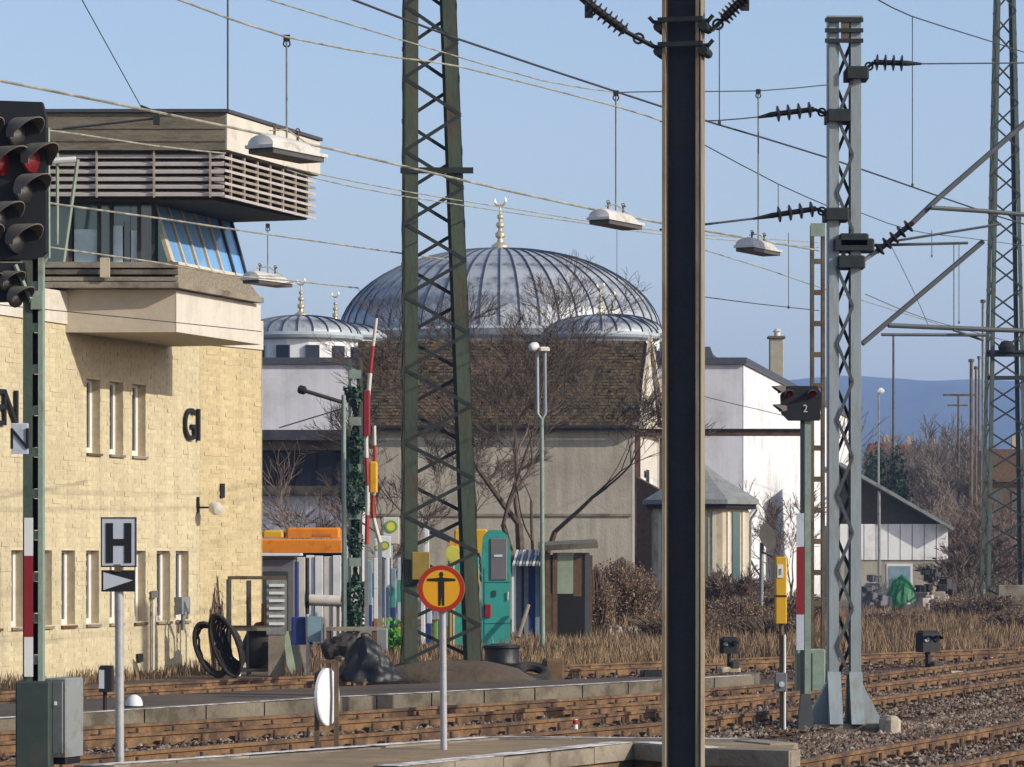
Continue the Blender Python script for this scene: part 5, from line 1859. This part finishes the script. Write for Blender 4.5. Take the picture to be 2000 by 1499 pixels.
for k, (lab, pts, D) in enumerate((('tall red and white striped barrier arm raised beside the ivy pole', [(716, 1064), (718, 960), (715, 850), (722, 740), (735, 622)], 78.0), ('shorter striped barrier arm with orange tip guard beside lattice mast', [(742, 1060), (728, 1000), (732, 930), (731, 832)], 76.5))):
    t = thing('raised_barrier', lab, 'barrier', (X(pts[0][0], D), D, 0))
    q = [P(a, b, D) for a, b in pts]
    full = spl(q, .12)
    nb = 8 if k == 0 else 5
    for i in range(nb):
        seg = full[i * len(full) // nb:(i + 1) * len(full) // nb + 1]
        seg = seg if len(seg) > 1 else full[-2:]
        obj('stripe', M().tube(seg, .047 if i < nb - 2 else .038, 8), K['signred'] if (i + k) % 2 == 0 else K['fascialight'], t)
    obj('lower_arm', M().box((X(pts[0][0], D), D, .6), .09, .09, q[0].z - .6), K['cabgrey'], t)
    obj('pedestal', M().bbox((X(pts[0][0], D), D, 0), .34, .34, .65, 0, .03), K['cabgrey'], t)
    if k == 0:
        obj('red_guard', M().bbox(P(716, 852, D - .1), .16, .1, 1.0, 0, .03), K['red'], t)
    else:
        obj('orange_guard', M().bbox(P(729, 962, D - .1), .19, .12, .66, 0, .04), K['signorange'], t)

# bus stop signs stored upright, coloured post bundle
for k, (px, py, w_, h_, D, lab, dy) in enumerate(((764, 1062, 34, 52, 92, 'yellow green bus stop plate with round emblem, tallest of the stored plates', 0), (752, 1090, 24, 44, 88, 'square white bus stop plate with green emblem in front of the tallest', 0), (738, 1092, 14, 40, 90, 'narrow pale bus stop plate beside the barrier arm', 0), (833, 1090, 12, 60, 92, 'pale bus stop plate seen between the lattice mast legs', 0))):
    t = thing('bus_stop_plate', lab, 'sign', (X(px, D), D, 0), 'stored bus stop plates')
    zt0 = Z(py, D)
    pl_ = obj('plate', M().bbox((X(px, D), D, zt0), w_ * D / F, .04, h_ * D / F, 0, .03), K['white'] if k else K['fascialight'], t)
    rr_ = min(w_, h_) * D / F * .36
    cc = V((X(px, D), D - .03, zt0 + h_ * D / F * (.64 if k == 0 else .55)))
    obj('emblem_ring', M().lathe(cc, [(rr_, 0), (rr_, .015), (rr_ * .7, .015), (rr_ * .7, 0)], 18, (0, -1, 0)), K['stopgreen'], pl_)
    obj('emblem', M().lathe(cc, [(rr_ * .69, 0), (rr_ * .69, .012), (0, .012)], 18, (0, -1, 0)), K['stopyellow'], pl_)
    obj('post', M().tube([V((X(px, D), D + .05, 0)), V((X(px, D), D + .05, zt0 + .1))], .035, 8), K['postgrey'], t)
for k, (px, ptop, pbot, w_, cols, lab) in enumerate(((722, 1095, 1240, 10, ('paleblue', 'blue'), 'pale and dark blue stored post next to the ivy pole'),
        (734, 1090, 1262, 9, ('white', 'white', 'orangebrown'), 'white stored post with rusty orange foot'),
        (746, 1088, 1270, 8, ('cabgreen', 'blue', 'orange'), 'dark stored post with orange foot panel'),
        (757, 1090, 1280, 7, ('white', 'paleblue', 'white'), 'thin white stored post below square bus plate'),
        (768, 1110, 1285, 10, ('paleblue', 'teal', 'blue', 'orange'), 'teal and blue stored post with orange foot'),
        (781, 1090, 1262, 10, ('signgrey', 'teal', 'signgrey', 'yellow'), 'grey and teal stored post with yellow orange foot'),
        (728, 1120, 1262, 8, ('blue', 'white', 'blue'), 'dark blue stored post with white middle beside white one'),
        (790, 1100, 1262, 9, ('white', 'orange', 'yellow'), 'white topped stored post with long orange foot at mast leg'),
        (826, 1110, 1262, 9, ('blue', 'white', 'white', 'white'), 'blue topped white stored post inside the mast outline'),
        (838, 1140, 1262, 10, ('paleblue', 'signgrey', 'blue'), 'pale blue stored post inside the mast outline'),
        (851, 1120, 1262, 8, ('orangebrown', 'white', 'stopgreen'), 'rusty topped stored post with green foot inside mast outline'),
        (876, 1130, 1262, 12, ('teal', 'teal', 'white', 'yellow'), 'teal stored post with yellow foot by the right mast leg'),
        (892, 1100, 1262, 9, ('stopyellow', 'teal', 'teal'), 'yellow topped teal stored post by the right mast leg'),
        (932, 1110, 1262, 8, ('yellow', 'orange', 'paleblue'), 'yellow and orange stored post beside the teal machine'))):
    D = 84 + k * .7
    t = thing('stored_post', lab, 'post', (X(px, D), D, 0), 'coloured posts stored upright')
    zt0 = Z(ptop, D)
    nn = len(cols)
    for i, cc in enumerate(cols):
        obj('panel', M().bbox((X(px, D), D, zt0 * (nn - 1 - i) / nn + .0), w_ * D / F, .1, zt0 / nn - .002, 0, .015), K[cc], t)
# bright green plants at their feet
m = M()
for _ in range(700):
    m.leaf(V((X(rg.uniform(742, 795), 80) , 80 + rg.uniform(-.4, .4), abs(rg.gauss(0, .28)))), rg.uniform(.05, .11), rg, -1)
o = obj('green_weeds', m, K['grassgreen'], kind='stuff')
o['label'] = 'bright green weeds at the feet of the stored posts'
# teal machines
TM = 85.0
tm = thing('teal_machine', 'rounded teal vending machine with grey front panel behind lattice mast', 'machine', (X(968, TM), TM, 0))
x0_, x1_ = X(941, TM), X(996, TM)
zt_ = Z(1036, TM)
prof = [(x0_, .05), (x1_, .05), (x1_ + .02, zt_ - .5), (x1_ - .06, zt_ - .12), (x1_ - .22, zt_), (x0_ + .16, zt_), (x0_ + .04, zt_ - .12), (x0_, zt_ - .4)]
m = M().prism(prof, 0, .7)
m.v = [V((v.x, TM - .35 + v.z, v.y)) for v in m.v]
obj('body', m, K['teal'], tm)
obj('front_panel', M().bbox((X(974, TM), TM - .36, Z(1132, TM)), .4, .04, 80 * TM / F, 0, .02), K['greypanel'], tm)
obj('label_plate', M().box((X(973, TM), TM - .39, Z(1088, TM)), .2, .012, .05), K['paleglass'], tm)
obj('coin_slot', M().box((X(966, TM), TM - .37, Z(1165, TM)), .08, .02, .14), K['cabgreen'], tm)
obj('red_tray', M().bbox((X(953, TM), TM - .37, Z(1205, TM)), .16, .06, .3, 0, .02), K['red'], tm)
obj('door_seam', M().box((X(972, TM), TM - .353, Z(1138, TM)), 50 * TM / F, .012, .012).box((X(972, TM), TM - .353, Z(1218, TM)), 50 * TM / F, .012, .012).box((X(946, TM), TM - .353, .3), .012, .012, 1.6), K['cabgreen'], tm)
obj('handle', M().tube([V((X(992, TM), TM - .38, 1.15)), V((X(992, TM), TM - .38, 1.35))], .015, 6), K['alu'], tm)
obj('edge_trim', M().box((X(1002, TM), TM - .2, .4), .05, .1, 1.3), K['white'], tm)
tm2 = thing('yellow_topped_kiosk', 'teal kiosk with yellow top panel half hidden by lattice mast leg', 'kiosk', (X(912, 88), 88, 0))
obj('body', M().bbox((X(905, 88), 88, .02), .75, .6, 2.2, 0, .04), K['teal'], tm2)
obj('top_panel', M().bbox((X(920, 88), 87.9, Z(1080, 88)), .82, .55, 46 * 88 / F, 0, .04), K['yellow'], tm2)
obj('side_post', M().box((X(884, 88), 87.6, .0), .12, .12, 2.6), K['signorange'], tm2)
yd = obj('yellow_disc_plate', M().lathe(P(885, 1082, 86), [(.2, 0), (.2, .03), (.16, .035), (0, .035)], 20, (0, -1, 0)), K['stopyellow'])
yd2 = obj('plate_post', M().tube([V((X(885, 86), 86.03, 0)), P(885, 1100, 86) + V((0, .03, 0))], .03, 8), K['postgrey'], yd)
tag(yd, 'round yellow disc plate on post inside lattice mast outline', 'sign')
# small shed
SH = 90.0
sh = thing('scrap_shed', 'small dark shed with pale green panel, open doorway and corrugated lean-to roof', 'shed', (X(1085, SH), SH, 0))
obj('rear_wall', M().box((X(1080, SH), SH + 1.6, 0), 160 * SH / F, .08, Z(1085, SH)), K['woodbrown'], sh)
obj('roof', M().slab([P(1052, 1066, SH - .3), P(1168, 1060, SH - .3), P(1168, 1060, SH - .3) + V((0, 2.2, .1)), P(1052, 1066, SH - .3) + V((0, 2.2, .1))], .14), K['concdark'], sh)
for a, b, mt, zt0, zb0 in ((1068, 1088, 'cabgreen', 1084, 1160), (1088, 1120, 'greygreen', 1080, 1160), (1120, 1150, 'woodbrown', 1080, 1165)):
    obj('wall_panel', M().box((X((a + b) / 2, SH), SH, Z(zb0, SH)), (b - a) * SH / F - .01, .06, Z(zt0, SH) - Z(zb0, SH)), K[mt], sh)
obj('doorway', M().box((X(1112, SH), SH + .8, 0), 66 * SH / F, .04, Z(1158, SH)), K['dark'], sh)
for px, mt in ((1070, 'woodbrown'), (1084, 'woodbrown'), (1147, 'galvdark')):
    obj('door_post', M().box((X(px, SH), SH - .02, 0), .12, .1, Z(1080, SH)), K[mt], sh)
for k in range(9):
    px = 1003 + k * 6.5
    obj('roof_sheet', M().beam(P(px, 1104, SH - .4), P(px + 8, 1076, SH + 1.2), .055, .05), K['slate'] if k % 2 else K['white'], sh)
obj('lean_to_wall', M().box((X(1032, SH), SH + .5, 0), 62 * SH / F, .06, Z(1102, SH)), K['blue'], sh, label='dark bluish lean-to wall')
for px, mt in ((1004, 'white'), (1014, 'greypanel'), (1028, 'cabgrey'), (1050, 'paleblue')):
    obj('wall_board', M().box((X(px, SH), SH + .44, .1), .11, .04, Z(1106, SH) - .1), K[mt], sh)
o = obj('leaning_pole', M().tube([P(1012, 1245, 84), P(1032, 1182, 84.4)], .05, 8), K['conc'])
tag(o, 'short pale pole leaning against the lean-to wall', 'pole')
# twin-head lamp post
tl = thing('twin_lamp_post', 'slim grey green post with forked twin lamp heads in front of tiled roof', 'lamp post', (X(1060, 78), 78, 0))
obj('post', M().tube([V((X(1060, 78), 78, 0)), P(1058, 818, 78)], [.055, .045], 10), K['greenlit'], tl, True)
for px in (1050, 1065):
    obj('fork', M().tube([P(1058, 820, 78), P(px, 808, 78), P(px - 1, 684, 78)], .038, 8), K['galv'], tl, True)
obj('lamp_head', M().lathe(P(1043, 678, 77.9), [(.03, -.11), (.09, -.08), (.11, .02), (.07, .1), (0, .12)], 12, (-.8, -.5, -.2)), K['white'], tl, True)
obj('lamp_head', M().bbox(P(1062, 686, 77.9), .24, .16, .09, .3, .03), K['fascialight'], tl)
# drum, tyres, stump
dr = thing('black_drum', 'dented black plastic drum beside the earth mound', 'drum', G(980, 1322, .1))
b_ = V(dr.location)
obj('barrel', M().lathe(b_, [(.26, 0), (.3, .06), (.3, .2), (.315, .22), (.315, .26), (.3, .28), (.3, .48), (.33, .5), (.33, .54), (.27, .55), (.27, .45)], 20), K['plastic'], dr, True)
obj('content', M().blob(b_ + UP * .5, .26, .26, .08, rg, 10, 5, .3), K['junkdark'], dr)
for k, (px, py, lab) in enumerate(((1022, 1334, 'worn black tyre lying flat between drum and stump'), (1040, 1326, 'old tyre leaning on the flat one by the stump'))):
    D = 58.5 + k
    o = obj('tyre', M().ring(V((X(px, D), D, .14 + k * .1)), V((.15, -.5 if k else .1, 1)), .22, .09, 20, 8), K['rubber'], smooth=True)
    tag(o, lab, 'tyre')
st = obj('timber_stump', M().bbox(G(1080, 1336, .05), .32, .3, .42, .2, .03), K['woodbrown'])
tag(st, 'square brown timber stump standing behind the middle platform', 'stump')
o = obj('black_trough', M().bbox(G(1278, 1322, .1), .46, .3, .12, .2, .02), K['plastic'])
tag(o, 'flat black trough lying on middle platform next to tan mast', 'trough')

# satellite dish
sdh = thing('satellite_dish', 'dark grey satellite dish on pole before white mosque side wall', 'dish', (X(1488, 100), 100, 0))
obj('pole', M().tube([V((X(1486, 100), 100, 0)), P(1488, 1060, 100)], .06, 8), K['cabgrey'], sdh)
obj('reflector', M().lathe(P(1494, 1050, 99.9), [(.0, 0), (.2, .02), (.36, .08), (.385, .1), (.36, .1), (.2, .045), (0, .03)], 24, (.75, -.6, .25)), K['soffit'], sdh, True)
obj('feed_arm', M().tube([P(1488, 1078, 99.8), P(1512, 1090, 99.3)], .025, 6).box(P(1512, 1092, 99.3), .1, .1, .1), K['brownsteel'], sdh)

# scrap yard on the right
o = thing('green_tarpaulin_heap', 'bright green tarpaulin draped over a heap before the white house', 'tarpaulin', (X(1760, 146), 146, 0))
m = M()
for i in range(13):
    for j in range(9):
        u_, v_ = i / 12, j / 8
        h_ = math.sin(math.pi * min(1, u_ * 1.1)) ** .6 * (1 - (2 * v_ - 1) ** 2) * 1.4 + rg.uniform(-.08, .08)
        m.v.append(V((X(1722 + 82 * u_, 146), 145.2 + 1.6 * v_, max(.0, h_) + .12 * u_)))
for i in range(12):
    for j in range(8):
        a_ = i * 9 + j
        m.f.append((a_, a_ + 9, a_ + 10, a_ + 1))
obj('sheet', m, K['tarp'], o)
obj('heap', M().blob((X(1762, 146), 146, .2), .7, .5, .4, rg, 10, 6, .2), K['junkdark'], o)
scr = (('dark scrap heap against the corner of the white house', 1822, 146, 1.1, 2.3, 'junkdark'), ('pale rubble heap between green tarpaulin and weeds', 1815, 140, .8, .9, 'junk'), ('grey scrap pile left of the tarpaulin by the twin mast', 1706, 145, .6, 1.7, 'greypanel'), ('low pale rubble beyond weeds near tower foot', 1906, 138, .5, .32, 'junk'))
for lab, px, D, wr, hr, mt in scr:
    m = M()
    for _ in range(90):
        s_ = rg.uniform(.08, .30)
        a_ = rg.uniform(0, 6.3)
        rr_ = rg.random() ** .6
        m.bbox(V((X(px, D) + math.cos(a_) * rr_ * wr, D + math.sin(a_) * rr_ * .6, rg.uniform(0, hr) * (1.05 - rr_))), s_ * 2, s_, s_ * rg.uniform(.5, 1.4), rg.uniform(0, 3), .02)
    tag(obj('scrap_heap', m, K[mt], kind='stuff'), lab, 'scrap')
m = M()
for _ in range(120):
    p_ = V((X(rg.uniform(1150, 1300), 96) + rg.uniform(-.2, .2), rg.uniform(93, 97), rg.uniform(0, .25)))
    m.bbox(p_, rg.uniform(.08, .3), rg.uniform(.08, .2), rg.uniform(.05, .2), rg.uniform(0, 3), .015)
tag(obj('rubble_strip', m, K['junk'], kind='stuff'), 'strip of pale rubble and litter below the dry bramble mound', 'rubble')

# ------------------------------------------------------------------ vegetation
def bare_tree(base, h, seed, lab, spread=.55, levels=6, lean=(0, 0), mt='twig', trunk_r=None, stems=1, twig_r=.010, group=None, name='bare_tree', nsplit=(2, 3), first=.25):
    rg = random.Random(seed)
    t = thing(name, lab, 'tree', base, group)
    mt_, mc = M(), M()
    r0 = trunk_r or h * .022

    def grow(p, d, L_, r, lv):
        k = 4 if lv < 3 else 2
        pts = [p]
        dd = d.copy()
        for _ in range(k):
            dd = (dd + V((rg.gauss(0, .12), rg.gauss(0, .12), rg.gauss(.03, .08)))).normalized()
            pts.append(pts[-1] + dd * L_ / k)
        r1 = max(twig_r * .7, r * .68)
        (mt_ if lv < 2 else mc).tube(pts, [r + (r1 - r) * i / k for i in range(k + 1)], 6 if lv < 2 else (4 if lv < 4 else 3), cap=False)
        if lv >= levels:
            return
        n_ = rg.randint(*nsplit) + (1 if lv >= 2 else 0)
        for i in range(n_):
            f = rg.uniform(.45, 1.0) if i else 1.0
            q = pts[min(k, max(1, round(f * k)))]
            ax = V((rg.gauss(0, 1), rg.gauss(0, 1), rg.gauss(0, .5))).normalized()
            nd_ = (dd + ax * spread * rg.uniform(.6, 1.4)).normalized()
            nd_.z = nd_.z * .8 + .12
            grow(q, nd_.normalized(), L_ * rg.uniform(.62, .82), max(twig_r, r1 * rg.uniform(.55, .8)), lv + 1)
    for s_ in range(stems):
        d = V((lean[0] + (rg.uniform(-.5, .5) if stems > 1 else 0), lean[1], 1)).normalized()
        grow(V(base) + V((rg.uniform(-.1, .1) * stems, 0, -.1)), d, h * first, r0 * (1 if s_ == 0 else .7), 0)
    obj('trunk', mt_, K['bark'], t, True)
    obj('crown', mc, K[mt], t)
    return t


bare_tree(V((X(1002, 104), 104, 0)), 13.4, 8, 'large bare many limbed tree in front of the grey hall', .52, 8, (.07, 0), 'twigdark', .19, 4, .007, nsplit=(2, 2), first=.245)
bare_tree(V((X(772, 108), 108, 0)), 6.8, 12, 'slim dark bare tree between ivy pole and lattice mast', .5, 6, (0, 0), 'twig', .10, 1, .009)
bare_tree(V((X(640, 100), 100, 0)), 7.5, 31, 'thin bare branches against the white mosque wall', .6, 5, (.05, 0), 'twig', .07, 1, .010)
bare_tree(V((X(1545, 118), 118, 0)), 6.2, 14, 'small bare tree in front of the bright mosque side wall', .5, 6, (-.1, 0), 'twig', .075, 2, .0085)
bare_tree(V((X(1550, 200), 200, 0)), 14.5, 15, 'thin bare tree top showing beside the tall chimney', .35, 5, (0, 0), 'twigfar', .14, 1, .02)
for k, (px, D, h_) in enumerate(((1712, 260, 13), (1775, 250, 17), (1800, 270, 15.5), (1845, 240, 14), (1880, 230, 14), (1915, 225, 13), (1955, 215, 13), (1990, 220, 14), (1740, 300, 15), (1826, 300, 16), (1758, 280, 14), (1862, 270, 15), (1700, 290, 14), (1900, 280, 14))):
    bare_tree(V((X(px, D), D, 0)), h_, 40 + k, 'distant bare deciduous tree beyond the scrap yard', .5, 6, (0, 0), 'twigfar', h_ * .014, 2, .022, 'distant bare trees', nsplit=(2, 3), first=.24)
for k, (px, D, h_) in enumerate(((1868, 165, 4.6), (1895, 160, 5.2), (1920, 155, 4.2), (1945, 170, 5.0), (1878, 150, 3.0), (1980, 165, 4.0), (1905, 175, 6.0))):
    bare_tree(V((X(px, D), D, 0)), h_, 60 + k, 'reddish brown leafless shrub in the thicket beside the lattice tower', .45, 5, (0, 0), 'redshrub', .05, 5, .016, 'reddish shrubs', 'bare_shrub', first=.3)
for k, (px, D, h_) in enumerate(((1400, 104, 1.7), (1440, 102, 2.0), (1468, 104, 1.6), (1500, 106, 1.3), (1418, 98, 1.3))):
    bare_tree(V((X(px, D), D, 0)), h_, 80 + k, 'pinkish brown leafless bush in front of the pavilion', .5, 5, (0, 0), 'redshrub', .03, 6, .011, 'bushes in front of the pavilion', 'bare_shrub', first=.35)


def leafy(name, lab, cat, c, rx, ry, rz, n_, sz, mt, seed, sticks=0, group=None):
    rg = random.Random(seed)
    t = thing(name, lab, cat, c, group)
    m = M()
    c = V(c)
    lobes = [(V((rg.uniform(-.6, .6) * rx, rg.uniform(-.6, .6) * ry, rg.uniform(.25, .75) * rz)), rg.uniform(.35, .6)) for _ in range(9)]
    for _ in range(n_):
        lc, lr = rg.choice(lobes)
        d = V((rg.gauss(0, 1), rg.gauss(0, 1), rg.gauss(0, 1))).normalized() * rg.random() ** .5
        p = c + lc + V((d.x * rx * lr, d.y * ry * lr, d.z * rz * lr))
        if p.z > 0:
            m.leaf(p, sz * rg.uniform(.5, 1.4), rg)
    obj('foliage', m, K[mt], t)
    m = M()
    for _ in range(max(8, sticks)):
        a_ = rg.uniform(0, 6.3)
        r_ = rg.random()
        q = c + V((math.cos(a_) * rx * r_ * .5, math.sin(a_) * ry * r_ * .5, 0))
        e = c + V((math.cos(a_) * rx * r_ * 1.1, math.sin(a_) * ry * r_ * 1.1, rz * (1.25 - .5 * r_)))
        m.tube([q, q.lerp(e, .5) + V((rg.uniform(-.1, .1), 0, .15 * rz)), e], [.018, .014, .006], 4, cap=False)
    obj('stems', m, K['twig'], t)


leafy('bramble_mound', 'big dry brown bramble mound between shed and pavilion', 'bush', (X(1215, 99), 99, 0), 1.35, 1.0, 1.75, 15000, .034, 'drybrown', 3, 420)
leafy('bramble_mound', 'lower dry bramble against the shed doorway side', 'bush', (X(1165, 93), 93, 0), .55, .5, 1.6, 5000, .03, 'drybrown', 4, 160)
leafy('bramble_mound', 'small tawny bramble at the pavilion foot behind dwarf signal', 'bush', (X(1445, 95), 95, 0), 1.0, .6, .9, 4600, .03, 'drybrown', 5, 160)
for k_, (px_, D_, rx_, rz_, lab_) in enumerate(((1740, 112, 1.3, .38, 'low brown scrub clump in the dry field below the green tarpaulin'), (1880, 128, 1.3, .7, 'brown scrub clump in front of the dark scrap heap'), (1930, 122, 1.2, .8, 'brown scrub clump at the foot of the lattice tower'), (1560, 110, 1.0, 1.0, 'brown scrub clump behind the low signal mast'), (1975, 104, 1.0, .55, 'small low scrub clump in field beyond dwarf signal'), (1330, 90, 1.4, .8, 'scrub clump hidden mostly by the tan mast'), (1500, 92, .9, .6, 'low scrub clump under the yellow box'))):
    leafy('scrub_clump', lab_, 'bush', (X(px_, D_), D_, 0), rx_, .8, rz_, 4200, .035, 'drybrown' if k_ % 2 else 'redshrub', 20 + k_, 160)
leafy('evergreen_shrub', 'dark evergreen tree above the white house roof', 'tree', (X(1735, 210), 210, 1.5), 1.5, 1.3, 6.8, 4200, .16, 'evergreen', 6, 10)
leafy('dry_tuft', 'tall dry brown weed against the tower wall behind cable hoops', 'weed', (X(424, 65.3), 65.3, 0), .14, .12, 1.5, 260, .035, 'drybrown', 7, 26)
# far low scrub mass
m = M()
rg = random.Random(71)
for _ in range(52000):
    D = rg.uniform(175, 330)
    px = rg.uniform(1640, 2060)
    h_ = (3.4 + 1.3 * math.sin(px * .045) + 1.1 * math.sin(px * .013 + D * .05)) * rg.random() ** .7
    c_ = V((X(px, D), D, max(.05, h_)))
    a_ = V((rg.gauss(0, .5), rg.gauss(0, .5), rg.uniform(.4, 1.2))) * rg.uniform(.15, .5)
    b_ = V((rg.uniform(.015, .04), 0, 0))
    m.add([c_ - b_, c_ + b_, c_ + a_], [(0, 1, 2)])
o = obj('far_scrub', m, K['twigfar'], kind='stuff')
o['label'] = 'mass of leafless brown scrub beyond the scrap yard'


# dry grass and weeds
def grass(name, lab, region, n_, h0, h1, mt, seed, wv=.012):
    rg = random.Random(seed)
    m = M()
    for _ in range(n_):
        x, y = region(rg)
        h_ = rg.uniform(h0, h1) * (.55 + .45 * math.sin(x * 1.3 + y * .37) ** 2 + .2 * math.sin(x * 5.1) * math.sin(y * 3.3))
        if h_ < .04:
            continue
        a_ = rg.uniform(0, 6.3)
        dx, dy = math.cos(a_) * wv, math.sin(a_) * wv
        tx, ty = rg.gauss(0, .22) * h_, rg.gauss(0, .22) * h_
        k = len(m.v)
        m.v += [V((x - dx, y - dy, -.02)), V((x + dx, y + dy, -.02)), V((x + tx * .5 + dx * .7, y + ty * .5 + dy * .7, h_ * .6)), V((x + tx * .5 - dx * .7, y + ty * .5 - dy * .7, h_ * .6)), V((x + tx, y + ty, h_))]
        m.f += [(k, k + 1, k + 2, k + 3), (k + 3, k + 2, k + 4)]
    o = obj(name, m, K[mt], kind='stuff')
    o['label'] = lab
    return o


def reg(px0, px1, d0, d1):
    def f(rg):
        D = d0 + (d1 - d0) * rg.random()
        return X(rg.uniform(px0, px1), D), D
    return f


grass('dry_grass', 'tall dry brown grass field right of the grey twin mast', reg(1380, 2040, 77, 122), 24000, .06, .42, 'drygrass', 1, .012)
grass('dry_grass', 'darker brown dead stalks mixed into the field by the dwarf signal', reg(1380, 2040, 76, 138), 14000, .12, .62, 'drybrown', 11, .011)
grass('dry_grass', 'short tawny grass strip behind the middle platform', reg(1000, 1420, 66, 92), 15000, .1, .42, 'drygrass', 2, .011)
grass('dry_grass', 'scattered brown weeds in the yard around the lattice mast', reg(560, 1010, 62, 82), 5000, .08, .4, 'drybrown', 3, .013)
grass('dry_grass', 'sparse weeds along the foot of the tower wall', lambda rg: tuple((W0 + d1 * rg.uniform(-9, 1) + n1 * abs(rg.gauss(0, .3)))[:2]), 1500, .05, .3, 'drygrass', 4, .010)
grass('dry_grass', 'brown weeds in the rough ground before the far sheds', reg(1160, 1400, 92, 120), 7000, .2, .8, 'drybrown', 5, .018)

# far town: houses with clay roofs, poles
for k, (px, D, w_, zt0, ze_, lab) in enumerate(((1722, 330, 46, 866, 886, 'small far house with orange clay roof beside the evergreen'), (1772, 335, 30, 868, 892, 'narrow far house with orange brown roof next to pale one'), (1815, 340, 40, 872, 900, 'far cream house with pale gable in the town'), (1967, 205, 90, 878, 935, 'brown roofed far house partly behind the lattice tower'))):
    t = thing('far_house', lab, 'house', (X(px, D), D, 0))
    ww = w_ * D / F
    obj('wall', M().box((X(px, D), D + 3, 0), ww, 6, Z(ze_, D)), K['farcream'] if k < 3 else K['woodbrown'], t)
    m = M().prism([(-ww / 2 - .3, Z(ze_, D) - .2), (ww / 2 + .3, Z(ze_, D) - .2), (ww / 2 - .1, Z(zt0, D)), (-ww / 2 + .1, Z(zt0, D))], 0, 3.2)
    m.v = [V((X(px, D) + v.x, D - .3 + v.z, v.y + (0))) for v in m.v]
    obj('roof', m, K['roofred'] if k < 2 else K['woodbrown'], t)
    obj('chimney', M().box((X(px, D) + ww * .25, D + 1.2, Z(zt0, D) - .1), .5, .5, .9), K['farcream'], t)
    for e in (-.25, .25):
        obj('window', M().box((X(px, D) + e * ww, D - .02, Z(ze_, D) - 1.9), .8, .06, 1.2), K['darkglass'], t)
for k, (px, pt, D, r_, lab) in enumerate(((1745, 655, 230, .10, 'thin far pole rising above the hills left of lattice tower'), (1716, 762, 200, .07, 'short far pole with pale lamp near twin mast'), (1897, 706, 190, .12, 'far mast in the pole cluster, shortest of four'), (1906, 720, 200, .09, 'slim far mast second in the pole cluster'), (1920, 590, 185, .11, 'tallest far mast in the cluster beside lattice tower'), (1912, 700, 210, .08, 'thin far mast behind the tallest one'), (1872, 770, 220, .09, 'far mast with short cross arm in front of the hills'))):
    t = thing('far_pole', lab, 'pole', (X(px, D), D, 0))
    obj('shaft', M().tube([V((X(px, D), D, 0)), P(px, pt, D)], [r_, r_ * .7], 8), K['cabgrey'] if k in (1, 4) else K['brownsteel'], t, True)
    if k == 1:
        obj('lamp_head', M().blob(P(1720, 764, D), .22, .15, .18, rg, 8, 5, .1), K['white'], t)
    elif k == 6:
        obj('cross_arm', M().beam(P(1842, 772, D), P(1905, 772, D), .12, .12), K['brownsteel'], t)
        obj('cross_arm', M().beam(P(1850, 792, D), P(1890, 792, D), .1, .1), K['brownsteel'], t)
    else:
        obj('cap', M().lathe(P(px, pt, D), [(r_ * 1.3, -.05), (r_ * 1.3, .1), (0, .14)], 8), K['brownsteel'], t)

# ------------------------------------------------------------------ haze
hz = obj('haze', M().prism([(-3500, -290), (3500, -290), (3500, 4950), (-3500, 4950)], -1.2, 235), K['white'], kind='stuff')
hz['label'] = 'thin pale blue air that veils the far hills'
hm_ = bpy.data.materials.new('haze_air')
hm_.use_nodes = True
nt = hm_.node_tree
nt.nodes.clear()
out = nt.nodes.new('ShaderNodeOutputMaterial')
pv = nt.nodes.new('ShaderNodeVolumePrincipled')
pv.inputs['Color'].default_value = (.40, .60, 1.0, 1)
pv.inputs['Density'].default_value = .00026
pv.inputs['Anisotropy'].default_value = .2
nt.links.new(pv.outputs[0], out.inputs['Volume'])
hz.data.materials.clear()
hz.data.materials.append(hm_)
